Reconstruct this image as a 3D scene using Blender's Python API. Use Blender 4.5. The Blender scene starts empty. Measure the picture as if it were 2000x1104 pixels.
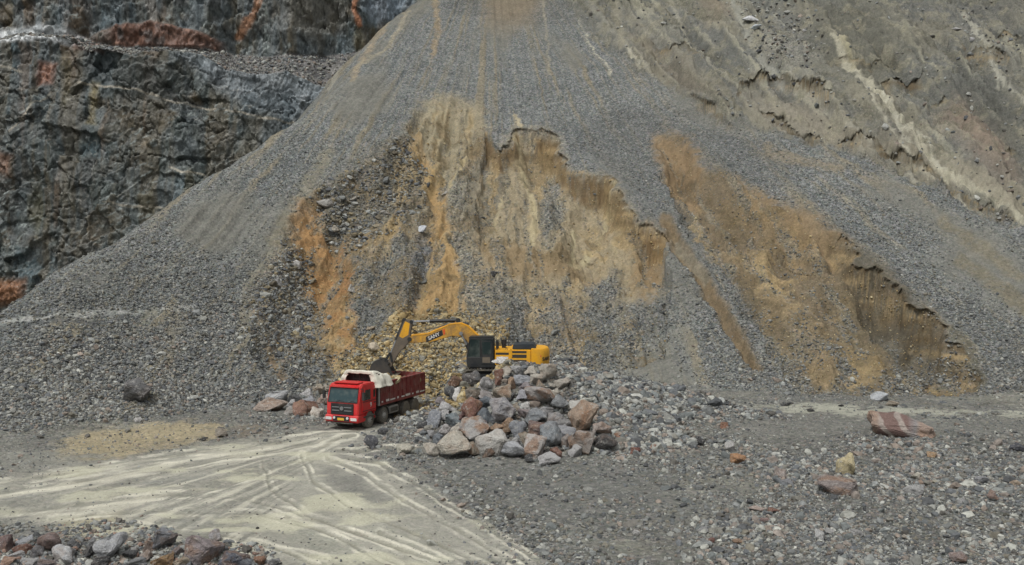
import bpy, bmesh, math, random
import numpy as np
from mathutils import Vector, Matrix, Euler
R = math.radians
C = bpy.context.scene.collection
random.seed(7)
RNG = np.random.default_rng(11)

# ------------------------------------------------------------------ camera, sky, sun, exposure
CAMZ, PITCH, FPX = 12.0, R(2.0), 2000.0
cam_data = bpy.data.cameras.new("camera")
cam = bpy.data.objects.new("camera", cam_data)
C.objects.link(cam)
cam.location = (0, 0, CAMZ)
cam.rotation_euler = (R(90) - PITCH, 0, 0)
cam_data.sensor_width = 36.0
cam_data.lens = 36.0
cam_data.clip_end = 2000
bpy.context.scene.camera = cam

SUN_EL, SUN_ROT = R(60), R(-148)      # high, soft, from behind the camera's left shoulder
world = bpy.data.worlds.new("World")
bpy.context.scene.world = world
world.use_nodes = True
wn = world.node_tree
bg = wn.nodes["Background"]
sky = wn.nodes.new("ShaderNodeTexSky")
sky.sky_type = 'NISHITA'
sky.sun_disc = False
sky.sun_elevation = SUN_EL
sky.sun_rotation = SUN_ROT
sky.air_density = 1.0
sky.dust_density = 4.0
hs = wn.nodes.new("ShaderNodeHueSaturation")   # the cloud cover greys the blue out
hs.inputs["Saturation"].default_value = 0.10
wn.links.new(sky.outputs[0], hs.inputs["Color"])
wn.links.new(hs.outputs[0], bg.inputs[0])
bg.inputs[1].default_value = 0.115
sun_d = bpy.data.lights.new("sun", 'SUN')
sun_d.energy = 1.5
sun_d.angle = R(11)
sun_d.color = (1.0, 0.975, 0.94)
sun = bpy.data.objects.new("sun", sun_d)
C.objects.link(sun)
sd = Vector((math.sin(SUN_ROT) * math.cos(SUN_EL), math.cos(SUN_ROT) * math.cos(SUN_EL), math.sin(SUN_EL)))
sun.rotation_euler = sd.to_track_quat('Z', 'Y').to_euler()
vs = bpy.context.scene.view_settings
vs.view_transform = 'Standard'
vs.look = 'None'
vs.exposure = 0.25
vs.gamma = 1.0

# ------------------------------------------------------------------ numeric helpers
def lin(c):
    c = np.asarray(c, float) / 255.0
    return np.where(c <= 0.04045, c / 12.92, ((c + 0.055) / 1.055) ** 2.4)

def hash3(i, j, k, seed):
    h = (i * 374761393 + j * 668265263 + k * 2147483647 + seed * 1274126177) & 0xFFFFFFFF
    h = ((h ^ (h >> 13)) * 1274126177) & 0xFFFFFFFF
    h = (h ^ (h >> 16)) * 2246822519 & 0xFFFFFFFF
    return ((h ^ (h >> 15)) & 0xFFFFFF) / float(0x1000000)

def vn2(x, y, seed=0):
    xi = np.floor(x).astype(np.int64); yi = np.floor(y).astype(np.int64)
    fx = x - xi; fy = y - yi
    fx = fx * fx * (3 - 2 * fx); fy = fy * fy * (3 - 2 * fy)
    a = hash3(xi, yi, 0, seed); b = hash3(xi + 1, yi, 0, seed)
    c = hash3(xi, yi + 1, 0, seed); d = hash3(xi + 1, yi + 1, 0, seed)
    return (a + (b - a) * fx) * (1 - fy) + (c + (d - c) * fx) * fy

def fbm2(x, y, octv=4, seed=0, gain=0.5):
    s = 0; a = 1.0; t = 0
    for o in range(octv):
        s = s + a * (vn2(x, y, seed + o * 17) * 2 - 1); t += a
        x = x * 2.03 + 3.7; y = y * 2.03 - 1.3; a *= gain
    return s / t

def ridge2(x, y, octv=4, seed=0):
    s = 0; a = 1.0; t = 0
    for o in range(octv):
        n = 1 - np.abs(vn2(x, y, seed + o * 13) * 2 - 1)
        s = s + a * n * n; t += a
        x = x * 2.1 + 1.7; y = y * 2.1 + 5.1; a *= 0.5
    return s / t

def vn3(x, y, z, seed=0):
    xi = np.floor(x).astype(np.int64); yi = np.floor(y).astype(np.int64); zi = np.floor(z).astype(np.int64)
    fx = x - xi; fy = y - yi; fz = z - zi
    fx = fx * fx * (3 - 2 * fx); fy = fy * fy * (3 - 2 * fy); fz = fz * fz * (3 - 2 * fz)
    def L(k):
        a = hash3(xi, yi, zi + k, seed); b = hash3(xi + 1, yi, zi + k, seed)
        c = hash3(xi, yi + 1, zi + k, seed); d = hash3(xi + 1, yi + 1, zi + k, seed)
        return (a + (b - a) * fx) * (1 - fy) + (c + (d - c) * fx) * fy
    l0 = L(0)
    return l0 + (L(1) - l0) * fz

def fbm3(x, y, z, octv=4, seed=0, gain=0.5):
    s = 0; a = 1.0; t = 0
    for o in range(octv):
        s = s + a * (vn3(x, y, z, seed + o * 19) * 2 - 1); t += a
        x = x * 2.03 + 3.1; y = y * 2.03 + 1.7; z = z * 2.03 - 2.3; a *= gain
    return s / t

def sstep(a, b, x):
    t = np.clip((x - a) / (b - a), 0, 1)
    return t * t * (3 - 2 * t)

def softplus(x, w):
    return 0.5 * (x + np.sqrt(x * x + w * w))

def smax(a, b, k):
    return 0.5 * (a + b + np.sqrt((a - b) ** 2 + k * k))

def pl_dist(px, py, pts, vals=None):
    """distance to an open polyline (and a value interpolated along it)"""
    best = np.full(px.shape, 1e9); bv = np.zeros(px.shape)
    for i in range(len(pts) - 1):
        (x0, y0), (x1, y1) = pts[i][:2], pts[i + 1][:2]
        dx, dy = x1 - x0, y1 - y0
        t = np.clip(((px - x0) * dx + (py - y0) * dy) / (dx * dx + dy * dy + 1e-12), 0, 1)
        d = np.hypot(px - x0 - t * dx, py - y0 - t * dy)
        m = d < best
        best = np.where(m, d, best)
        if vals is not None:
            bv = np.where(m, vals[i] + (vals[i + 1] - vals[i]) * t, bv)
    return (best, bv) if vals is not None else best

def inside(px, py, pts):
    c = np.zeros(px.shape, bool); n = len(pts)
    for i in range(n):
        (x0, y0), (x1, y1) = pts[i], pts[(i + 1) % n]
        if y0 == y1: continue
        c ^= ((y0 > py) != (y1 > py)) & (px < (x1 - x0) * (py - y0) / (y1 - y0) + x0)
    return c

def poly_sd(px, py, pts):
    d = pl_dist(px, py, list(pts) + [pts[0]])
    return np.where(inside(px, py, pts), d, -d)

def ray(u, v):
    a = (np.asarray(u, float) - 1000) / FPX; b = -(np.asarray(v, float) - 552) / FPX
    return a, math.cos(PITCH) + b * math.sin(PITCH), -math.sin(PITCH) + b * math.cos(PITCH)

def to_uv(x, y, z):
    dz = z - CAMZ
    dep = y * math.cos(PITCH) - dz * math.sin(PITCH)
    up = y * math.sin(PITCH) + dz * math.cos(PITCH)
    return 1000 + FPX * x / dep, 552 - FPX * up / dep
# ------------------------------------------------------------------ lie of the land
SL = 0.72
TOE = [(-90, 58), (-45, 60), (-31, 63), (-24, 68), (-18, 75), (-12, 80.5), (-6.5, 80), (0, 84), (10, 85), (20, 81), (30, 79.5), (48, 79), (90, 84)]
def h_front(x, y):
    d = pl_dist(x, y, TOE)
    yt = np.interp(x, [p[0] for p in TOE], [p[1] for p in TOE])
    s = np.where(y > yt, d, -d)
    w = 3.2
    return SL * (np.sqrt(np.maximum(s, 0) ** 2 + w * w) - w)

def march(fn, u, v, d0=20.0, d1=330.0, n=2600):
    u = np.atleast_1d(np.asarray(u, float)); v = np.atleast_1d(np.asarray(v, float))
    rx, ry, rz = ray(u, v)
    out = np.full((u.size, 3), np.nan); done = np.zeros(u.size, bool)
    for d in np.linspace(d0, d1, n):
        x, y, z = rx / ry * d, np.full(u.size, d), CAMZ + rz / ry * d
        hit = (~done) & (z <= fn(x, y))
        out[hit] = np.stack([x, y, z], 1)[hit]; done |= hit
        if done.all(): break
    return out

RIDGE_PX = [(-60, 640), (0, 600), (100, 536), (200, 472), (300, 408), (400, 342), (500, 277), (600, 208), (690, 142), (730, 70), (800, 2), (880, -60)]
rp = march(h_front, [p[0] for p in RIDGE_PX], [p[1] for p in RIDGE_PX], 55, 260, 1500)
rp = rp[np.argsort(rp[:, 1])]
RY = np.concatenate([[20], rp[:, 1], [300]])
RX = np.concatenate([[rp[0, 0] - (rp[0, 1] - 20) * 0.45], rp[:, 0], [rp[-1, 0] + (300 - rp[-1, 1]) * 0.25]])
def h_talus(x, y):
    h = h_front(x, y)
    xr = np.interp(y, RY, RX)
    dl = xr - x
    return h - 1.25 * (softplus(dl, 1.6) - softplus(-6.0 + 0 * dl, 1.6))

PILE = [(-2.7, 66.6), (-0.5, 66.9), (2.6, 66.4)]
PILEH = [2.7, 4.6, 4.35]
RUB = [(3.6, 69.5), (6.7, 73.5), (11, 73.5), (15.5, 71.0), (20, 68)]
RUBH = [2.9, 2.9, 1.9, 0.85, 0.2]
def h_mound(x, y):
    xa = np.where(x < -2.7, -2.7 + (x + 2.7) * 2.1, x)
    d, hh = pl_dist(xa, y, PILE, PILEH)
    z = hh - 0.6 * softplus(d - 0.3, 0.8)
    yy = np.where(y > 74, 74 + (y - 74) * 1.2, y)
    d, hh = pl_dist(x, yy, RUB, RUBH)
    z = smax(z, hh - 0.215 * softplus(d - 0.3, 0.8), 0.3)
    # pad under the excavator
    dx = np.maximum(np.maximum(-4.3 - x, x - 5.5), 0); dy = np.maximum(np.maximum(69.5 - y, y - 90), 0)
    pad = 2.25 - 1.1 * softplus(np.hypot(dx * 1.6, dy * 0.7) - 0.2, 0.3)
    return np.where(pad > -3, smax(z, pad, 0.15), z)

def h_floor(x, y):
    z = 0.22 * fbm2(x * 0.09, y * 0.09, 3, 3) * sstep(9, 15, np.hypot(x + 9.5, y - 70))
    z = z + 0.9 * np.exp(-((x + 15.5) / 8.5) ** 4) * np.exp(-((y - 38.2) / 3.0) ** 2)      # berm under the front stones
    z = z + 0.35 * np.exp(-((x - 26) / 9) ** 2 - ((y - 63) / 3.5) ** 2)
    return z

def h_base(x, y):
    return smax(smax(h_floor(x, y), h_talus(x, y) - 0.02, 0.25), h_mound(x, y), 0.3)

# grid: spacing follows distance so that near ground is finer
tcol = np.concatenate([np.linspace(-0.85, -0.57, 22)[:-1], np.linspace(-0.57, 0.57, 1130), np.linspace(0.57, 0.85, 22)[1:]])
yrow = np.concatenate([np.linspace(8, 35, 26)[:-1], np.linspace(35, 64, 360)[:-1], np.linspace(64, 92, 330)[:-1],
                       np.linspace(92, 182, 640)[:-1], np.linspace(182, 300, 50)])
T, Yg = np.meshgrid(tcol, yrow)
Xg = T * Yg
B = h_base(Xg, Yg)
U, V = to_uv(Xg, Yg, B)
HT = h_talus(Xg, Yg); HM = h_mound(Xg, Yg); HF = h_floor(Xg, Yg)
talus_m = sstep(0.02, 0.5, HT - np.maximum(HF, HM))
mound_m = sstep(0.0, 0.35, HM - np.maximum(HF, HT))
floor_m = np.clip(1 - talus_m - mound_m, 0, 1)
# warped picture-plane addresses of the ground points: these place real features where the survey photo shows them
wx = fbm2(Xg * 0.55, (Yg + B) * 0.55, 4, 41); wy = fbm2(Xg * 0.55 + 31, (Yg + B) * 0.55, 4, 57)
wsc = np.clip(1500 / Yg, 6, 26)
UW, VW = U + wx * wsc, V + wy * wsc * 0.8
wf = fbm2(Xg * 2.2, (Yg + B) * 2.2, 3, 71); wg = fbm2(Xg * 2.2 + 9, (Yg + B) * 2.2, 3, 73)
UD, VD = UW + 0.0, VW + 0.0      # steadier addresses for relief
UW = UW + wf * 9; VW = VW + wg * 9
UL, VL = U + wx * wsc * 0.6 + wf * 2.5, V + wy * wsc * 0.5 + wg * 2.5
# direction down the fan
TH = np.arctan2(U - 960, V + 170); RR = np.hypot(U - 960, V + 170)
streak = fbm2(TH * 42 + wx * 0.4, RR * 0.006, 4, 91)
streak2 = fbm2(TH * 130 + wx * 0.5, RR * 0.012, 3, 95)

COL = np.zeros(B.shape + (3,))
GRV = np.ones(B.shape)                  # how stony
DZ = np.zeros(B.shape)
DY = np.zeros(B.shape)                  # undercut of slump edges
CUT = np.zeros(B.shape)                 # raw faces just below an edge
COL[:] = lin((111, 112, 111))
def paint(m, rgb, g=None, k=1.0):
    global COL, GRV
    m = np.clip(m * k, 0, 1)
    COL += (lin(rgb) - COL) * m[..., None]
    if g is not None: GRV += (g - GRV) * m
def boxed(pts, pad, fn, fill, UW=None, VW=None):
    UW = globals()['UW'] if UW is None else UW; VW = globals()['VW'] if VW is None else VW
    """evaluate fn only where the ground lies near the points"""
    a = np.array([p[:2] for p in pts], float)
    sel = (UW > a[:, 0].min() - pad) & (UW < a[:, 0].max() + pad) & (VW > a[:, 1].min() - pad) & (VW < a[:, 1].max() + pad)
    out = np.full(UW.shape, float(fill)); out[sel] = fn(UW[sel], VW[sel])
    return out
def ldist(pts, pad=45): return boxed(pts, pad, lambda a, b: pl_dist(a, b, pts), 1e4)
def sat(rgb, s=0.64):
    g = 0.3 * rgb[0] + 0.59 * rgb[1] + 0.11 * rgb[2]
    return tuple(g + (c - g) * s for c in rgb)
def zone(pts, rgb, soft=14, g=None, k=1.0, mask=None):
    soft *= 1.6; k = k * 0.92
    m = boxed(pts, soft + 2, lambda a, b: sstep(-soft, soft, poly_sd(a, b, pts)), 0)
    rgb = sat(rgb)
    if mask is not None: m = m * mask
    paint(m, rgb, g, k)
    return m
def line(pts, w, rgb, g=None, k=1.0, mask=None, brk=0.5):
    m = sstep(w, w * 0.3, boxed(pts, w + 2, lambda a, b: pl_dist(a, b, pts), 1e4, UL, VL))
    rgb = sat(rgb)
    m = m * np.clip(1 - brk + brk * 2 * (0.5 + wf), 0, 1)
    if mask is not None: m = m * mask
    paint(m, rgb, g, k)
    return m

# fan: broad drifts of sand and coarser gravel running down it
paint(talus_m * sstep(0.12, 0.5, streak), (124, 114, 96), 0.5, 0.75)
paint(talus_m * sstep(0.1, 0.5, -streak), (108, 110, 111), 1.0, 0.7)
paint(talus_m * sstep(0.25, 0.6, streak2), (126, 117, 100), 0.55, 0.6)
fine = sstep(0.05, 0.4, fbm2(Xg * 0.07 + TH * 3, (Yg + B) * 0.045, 4, 131))
paint(talus_m * fine, (110, 107, 100), 0.25, 0.8)
paint(talus_m * sstep(0.1, 0.4, fbm2(Xg * 0.05, (Yg + B) * 0.04, 3, 133)), (96, 96, 95), 1.0, 0.6)
for pts, w, c in [([(640, 300), (560, 430), (490, 560), (470, 680)], 22, (124, 114, 92)), ([(560, 560), (500, 610), (520, 660), (560, 720)], 12, (128, 106, 78)),
                  ([(350, 610), (330, 690)], 22, (124, 112, 90)), ([(0, 632), (90, 622), (200, 606), (380, 600)], 8, (150, 148, 142)), ([(0, 646), (120, 632), (240, 616)], 7, (84, 84, 84)), ([(300, 600), (250, 650)], 16, (118, 112, 92)),
                  ([(850, 0), (858, 60), (845, 105)], 9, (150, 122, 84)), ([(770, 20), (730, 80), (700, 130), (690, 155)], 9, (146, 124, 92)),
                  ([(800, 20), (760, 90), (700, 130)], 6, (146, 132, 106)), ([(1115, 10), (1150, 80), (1195, 145)], 3, (168, 158, 134)), ([(1135, 15), (1180, 70), (1250, 130)], 3, (164, 154, 130)),
                  ([(1060, 0), (1070, 80), (1074, 150)], 4, (140, 130, 110)), ([(700, 80), (640, 180)], 4, (150, 144, 128)),
                  ([(1150, 300), (1300, 440), (1345, 480)], 8, (104, 104, 102)), ([(1840, 430), (1990, 540)], 18, (116, 104, 80)), ([(1880, 510), (2000, 600)], 22, (112, 100, 76)),
                  ([(1500, 290), (1640, 330)], 16, (124, 108, 84))]:
    line(pts, w, c, 0.4, 0.75, talus_m)
zone([(935, -30), (1065, -30), (1050, 30), (1000, 55), (955, 45)], (126, 106, 80), 18, 0.3, 0.9, talus_m)

# ---- the dug-out bowls: an upper lip, then a fall of a metre or two that runs out downhill
BL = [(470, 660), (500, 590), (535, 500), (562, 440), (598, 388), (650, 352), (700, 322), (745, 290), (790, 252), (812, 222), (850, 205), (890, 198), (925, 212), (950, 245), (975, 292), (1008, 254), (1060, 258), (1086, 272), (1110, 318), (1145, 333), (1192, 348),
      (1216, 385), (1230, 415), (1252, 442), (1302, 456)]
BLP = BL + [(1310, 560), (1300, 700), (1080, 740), (900, 800), (640, 760), (520, 740)]
BR = [(1288, 330), (1278, 275), (1300, 252), (1344, 276), (1372, 330), (1440, 352), (1500, 400), (1560, 422), (1598, 456), (1645, 452), (1674, 482), (1672, 520), (1722, 528), (1760, 558), (1770, 598), (1816, 606), (1846, 630), (1852, 668), (1888, 688), (1912, 738)]
BRP = BR + [(1900, 765), (1700, 770), (1560, 770), (1440, 600), (1330, 430)]
brk_ = np.clip(0.6 + 1.3 * fbm2(Xg * 0.28, (Yg + B) * 0.28, 3, 207), 0, 1)
def bowl(lip, polyg, depth, w, L, cut=1.0):
    ins = boxed(polyg, 2, lambda a, b: inside(a, b, polyg), 0, UD, VD) > 0.5
    d = np.full(UD.shape, 1e4); d[ins] = pl_dist(UD[ins], VD[ins], lip)
    global DY, CUT
    amp = np.clip(depth * 0.2, 0, 0.36) * talus_m * brk_ * cut
    dl = boxed(lip, 24, lambda a, b: pl_dist(a, b, lip), 1e4, UD, VD)
    DY = DY - np.where(ins, 0, sstep(16, 0, dl)) * amp + np.where(ins, sstep(14, 2, dl), 0) * amp
    CUT = np.maximum(CUT, np.where(ins, sstep(34, 6, d), 0) * min(depth, 1) * cut)
    return np.where(ins, depth * sstep(0, w, d) * np.exp(-np.maximum(d - w, 0) / L), 0), d, ins
dA, distA, insA = bowl(BL, BLP, 1.4, 60, 330, 0.0)
S2 = BL[13:]
dA2, distA2, insA2 = bowl(S2, S2 + [(1300, 520), (1100, 560), (950, 480), (930, 360)], 1.7, 20, 95)
dB, distB, insB = bowl(BR, BRP, 1.5, 50, 240, 0.0)
S3 = BR[9:]
dB2, distB2, insB2 = bowl(S3, S3 + [(1860, 760), (1720, 700), (1600, 520)], 1.5, 20, 120)
dB2 = dB2 * sstep(1630, 1730, UD + 0.3 * (VD - 500))
S1 = [(805, 262), (850, 268), (900, 262), (935, 268)]
dC, distC, insC = bowl(S1, S1 + [(930, 330), (860, 340), (815, 320)], 0.7, 10, 30, 0.5)
DZ -= (dA + dA2 + dB + dB2 + dC) * talus_m
bowlA = np.where(insA, sstep(0, 14, distA), 0) * talus_m
bowlB = np.where(insB, sstep(0, 14, distB), 0) * talus_m
bw = np.maximum(bowlA, bowlB)
flute = ridge2(TH * 26 + wx * 0.25, RR * 0.004, 3, 211)
flute2 = ridge2(TH * 11 + wx * 0.35, RR * 0.003, 3, 219)
DZ += bw * ((flute - 0.45) * 0.8 + (flute2 - 0.45) * 2.0)
for hu, hv, ru, rv, dp in [(1052, 305, 42, 45, 1.3), (1150, 385, 42, 48, 1.3), (1252, 490, 34, 34, 0.9), (958, 400, 24, 60, 1.0), (870, 236, 52, 28, 0.8), (640, 480, 30, 80, 0.9), (700, 400, 60, 40, 0.6), (1560, 470, 44, 40, 1.1), (1692, 565, 60, 50, 1.3), (1800, 650, 60, 46, 1.1), (1335, 330, 24, 60, 0.7), (1440, 420, 30, 50, 0.7),
                           (1105, 420, 14, 70, -0.9), (1010, 380, 14, 80, -0.8), (905, 330, 12, 60, -0.7), (1600, 560, 18, 80, -0.8), (1500, 470, 14, 70, -0.7), (1200, 450, 12, 60, -0.6), (780, 470, 20, 70, -0.6)]:
    e = ((UD - hu + (VD - hv) * 0.1) / ru) ** 2 + ((VD - hv) / rv) ** 2
    DZ -= bw * dp * np.exp(-e)
DZ += talus_m * (1 - bw) * (streak * 0.25 + streak2 * 0.1)

zone([(500, 600), (560, 450), (600, 392), (700, 330), (790, 255), (830, 208), (890, 195), (940, 218), (955, 270), (920, 330), (915, 450), (960, 560), (985, 640), (940, 720), (900, 790), (780, 790), (700, 760), (640, 730), (600, 690), (540, 640)], (126, 108, 80), 14, 0.55, 1, talus_m)
zone([(490, 590), (530, 520), (575, 470), (600, 540), (610, 620), (560, 640), (520, 620)], (112, 104, 92), 16, 1.0, 1, talus_m)
zone([(620, 370), (700, 320), (800, 262), (832, 300), (820, 380), (760, 425), (690, 432), (640, 420)], (108, 100, 86), 12, 1.0, 1, talus_m)
zone([(800, 250), (830, 207), (882, 193), (932, 212), (950, 250), (905, 272), (880, 315), (848, 300)], (152, 136, 104), 12, 0.25, 1, talus_m)
zone([(588, 400), (622, 395), (650, 450), (682, 480), (692, 560), (690, 650), (725, 720), (665, 715), (632, 610), (602, 530), (572, 455)], (164, 110, 52), 12, 0.3, 1, talus_m)
zone([(640, 470), (672, 440), (690, 520), (690, 600), (665, 560)], (136, 88, 46), 12, 0.4, 0.8, talus_m)
zone([(690, 430), (780, 410), (800, 440), (740, 480), (690, 490)], (140, 112, 72), 12, 0.3, 1, talus_m)
zone([(697, 490), (800, 445), (790, 505), (758, 590), (745, 655), (700, 645), (690, 560)], (110, 111, 109), 8, 1.0, 1, talus_m)
zone([(805, 255), (850, 300), (872, 380), (892, 450), (912, 520), (905, 600), (885, 655), (820, 645), (770, 640), (805, 560), (838, 480), (846, 400), (822, 320)], (170, 126, 66), 9, 0.2, 1, talus_m)
zone([(822, 425), (840, 430), (842, 480), (815, 560), (790, 596), (778, 560), (800, 490)], (106, 108, 112), 6, 1.0, 1, talus_m)
zone([(868, 340), (908, 330), (916, 450), (930, 540), (965, 600), (965, 650), (922, 625), (902, 530), (880, 450)], (136, 129, 113), 8, 1.0, 1, talus_m)
zone([(640, 700), (700, 655), (790, 605), (900, 612), (985, 640), (965, 720), (905, 800), (780, 800), (690, 760)], (160, 131, 84), 14, 0.85, 1, talus_m)
zone([(930, 340), (1005, 255), (1060, 260), (1090, 280), (1110, 325), (1190, 352), (1215, 390), (1250, 445), (1300, 460), (1290, 520), (1270, 570), (1210, 560), (1130, 590), (1080, 625), (1000, 600), (960, 550), (915, 450), (920, 380)], (150, 129, 94), 12, 0.25, 1, talus_m)
zone([(945, 345), (985, 300), (976, 360), (952, 420), (925, 440), (916, 400)], (104, 97, 84), 8, 0.6, 1, talus_m)
zone([(1062, 300), (1092, 295), (1098, 380), (1082, 450), (1060, 440), (1060, 362)], (118, 116, 109), 8, 1, 1, talus_m)
zone([(930, 445), (1040, 455), (1090, 470), (1170, 500), (1110, 520), (1000, 535), (950, 512)], (136, 108, 70), 12, 0.2, 1, talus_m)
zone([(965, 545), (1090, 560), (1130, 600), (1120, 700), (985, 690)], (114, 112, 108), 22, 1, 1, talus_m)
zone([(1140, 520), (1200, 490), (1215, 540), (1150, 590)], (110, 112, 112), 14, 1, 1, talus_m)
zone([(1090, 570), (1120, 560), (1130, 640), (1105, 660)], (134, 108, 74), 12, 0.3, 0.8, talus_m)
zone([(1225, 440), (1300, 455), (1290, 510), (1268, 575), (1245, 540)], (138, 106, 66), 10, 0.2, 1, talus_m)
for pts, w, c in [([(1008, 268), (1034, 340), (1046, 400), (1040, 450)], 11, (172, 152, 108)), ([(984, 345), (958, 402)], 6, (168, 148, 106)), ([(1196, 362), (1165, 430), (1122, 480)], 8, (170, 152, 108)),
                  ([(1120, 400), (1118, 480)], 6, (166, 148, 106)), ([(1212, 400), (1200, 450)], 8, (160, 138, 96)), ([(905, 285), (880, 350)], 6, (170, 146, 98)), ([(1008, 225), (1016, 250)], 6, (168, 148, 110)), ([(815, 250), (850, 310)], 5, (168, 132, 82)), ([(780, 640), (815, 590), (838, 500)], 7, (158, 128, 78))]:
    line(pts, w, c, 0.1, 0.85, talus_m, 0.3)
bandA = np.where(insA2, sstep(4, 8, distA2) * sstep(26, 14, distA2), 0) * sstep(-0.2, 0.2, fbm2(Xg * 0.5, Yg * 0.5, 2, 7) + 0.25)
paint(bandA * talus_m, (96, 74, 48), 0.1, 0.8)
zone(BRP[1:-3] + [(1640, 760), (1600, 740), (1520, 640), (1420, 520), (1340, 410), (1288, 310)], (116, 95, 66), 12, 0.4, 1, talus_m)
zone([(1280, 266), (1345, 280), (1370, 330), (1360, 400), (1312, 362), (1286, 312)], (138, 106, 68), 10, 0.2, 1, talus_m)
zone([(1440, 355), (1570, 415), (1640, 452), (1640, 500), (1560, 480), (1470, 430)], (134, 104, 66), 12, 0.3, 0.9, talus_m)
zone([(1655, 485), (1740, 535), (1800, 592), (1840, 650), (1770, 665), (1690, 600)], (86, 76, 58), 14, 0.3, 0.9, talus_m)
zone([(1480, 480), (1545, 545), (1605, 640), (1650, 752), (1595, 752), (1540, 650), (1480, 565), (1420, 475)], (140, 114, 76), 14, 0.4, 1, talus_m)
zone([(1640, 520), (1700, 600), (1790, 700), (1780, 745), (1680, 740), (1640, 640)], (112, 94, 66), 16, 0.4, 1, talus_m)
zone([(1380, 500), (1412, 518), (1482, 620), (1525, 705), (1470, 700), (1418, 615)], (112, 112, 110), 9, 1, 1, talus_m)
line([(1300, 430), (1345, 500), (1400, 585), (1445, 660), (1475, 715)], 20, (120, 95, 62), 0.3, 0.95, talus_m, 0.2)
line([(1320, 460), (1380, 540)], 10, (128, 118, 98), 0.3, 0.7, talus_m)
DZ -= talus_m * 0.9 * sstep(18, 3, ldist([(1310, 450), (1345, 505), (1400, 590), (1445, 665), (1472, 712)]))
g = sstep(14, 4, ldist([(1860, 640), (1900, 705), (1915, 735)])); paint(g * talus_m, (88, 84, 74), 0.6, 0.8)
zone([(520, 610), (545, 650), (560, 720), (535, 690)], (124, 96, 66), 9, 0.3, 0.8, talus_m)

sb = fbm2(TH * 60 + wx * 0.8, RR * 0.012 + wy, 4, 251)
paint(bw * sstep(0.08, 0.4, sb), (120, 113, 100), 0.85, 0.75)
paint(bw * sstep(0.12, 0.45, fbm2(TH * 22 + wx, RR * 0.008, 4, 257)), (156, 134, 98), 0.3, 0.5)
paint(bw * sstep(0.1, 0.4, fbm2(Xg * 0.35, (Yg + B) * 0.35, 4, 259)), (112, 96, 72), 0.5, 0.55)
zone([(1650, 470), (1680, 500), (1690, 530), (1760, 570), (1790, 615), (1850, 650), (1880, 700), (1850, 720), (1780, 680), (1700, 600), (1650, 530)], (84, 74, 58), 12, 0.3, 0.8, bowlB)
paint(bowlB * sstep(540, 700, V) * sstep(-0.1, 0.3, fbm2(TH * 45 + wx, RR * 0.01, 4, 263)), (108, 104, 96), 0.9, 0.7)
paint(bowlB * sstep(0.05, 0.4, fbm2(TH * 28 + wx, RR * 0.008, 4, 265)), (92, 80, 62), 0.4, 0.6)
# ---- hillside above the fan
HB = [(1050, -80), (1090, -10), (1140, 60), (1230, 130), (1330, 190), (1400, 232), (1500, 255), (1640, 285), (1750, 340), (1850, 385), (2000, 440), (2300, 560), (2300, -400), (1050, -400)]
hsd = poly_sd(UW, VW, HB) * talus_m - (1 - talus_m) * 50
hill_m = sstep(-6, 10, hsd)
DZ += hill_m * (0.9 * sstep(0, 90, hsd) + 0.9 * fbm2(TH * 14 + wx * 0.3, RR * 0.006, 4, 301) + 0.45 * fbm2(Xg * 0.5, (Yg + B) * 0.35, 4, 307))
paint(hill_m, (103, 102, 98), 0.4)
hq = U * 0.73 - V * 0.68; hs_ = U * 0.68 + V * 0.73
hst = fbm2(hq * 0.035 + wx * 0.5, hs_ * 0.004, 5, 341, 0.6); hst2 = fbm2(hq * 0.09 + wx * 0.7, hs_ * 0.008, 4, 347)
paint(hill_m * sstep(0.08, 0.4, hst), (128, 124, 114), 0.25, 0.8); paint(hill_m * sstep(0.08, 0.4, -hst), (80, 79, 75), 0.5, 0.9)
paint(hill_m * sstep(0.2, 0.4, hst2), (148, 143, 128), 0.2, 0.8)
DZ += hill_m * (hst * 2.2 + hst2 * 0.6)
paint(hill_m * sstep(0.0, 0.5, fbm2(Xg * 0.12, (Yg + B) * 0.12, 4, 311)), (100, 98, 92), 0.5, 0.6)
paint(hill_m * sstep(0.05, 0.5, fbm2(TH * 30, RR * 0.01, 4, 317)), (124, 118, 104), 0.2, 0.7)
zone([(1560, 40), (1720, 30), (1800, 120), (1700, 200), (1600, 150)], (94, 90, 76), 26, 0.3, 0.8, hill_m)
zone([(1650, -40), (2000, -20), (2020, 60), (1900, 90), (1750, 40)], (94, 92, 87), 26, 0.5, 0.8, hill_m)
zone([(1780, 180), (2010, 160), (2010, 330), (1880, 260)], (90, 88, 80), 24, 0.4, 0.8, hill_m)
zone([(1440, 190), (1560, 200), (1700, 290), (1620, 275), (1500, 240)], (138, 126, 106), 14, 0.15, 0.9, hill_m)
zone([(1620, 260), (1800, 350), (1990, 430), (1960, 380), (1780, 290)], (128, 116, 94), 18, 0.2, 0.9, hill_m)
zone([(1830, 250), (1880, 210), (1960, 290), (2000, 380), (1930, 350)], (134, 108, 88), 18, 0.2, 0.8, hill_m)
zone([(1240, 90), (1330, 140), (1400, 200), (1330, 180)], (122, 106, 84), 18, 0.2, 0.8, hill_m)
zone([(1360, 20), (1410, 10), (1420, 60), (1390, 70)], (122, 102, 80), 14, 0.2, 0.8, hill_m)
zone([(1840, 300), (1920, 370), (1960, 410), (1880, 370)], (92, 94, 88), 10, 0.5, 0.8, hill_m)
zone([(1470, 90), (1560, 70), (1590, 130), (1520, 150)], (120, 116, 108), 18, 1.0, 0.8, hill_m)
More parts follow.
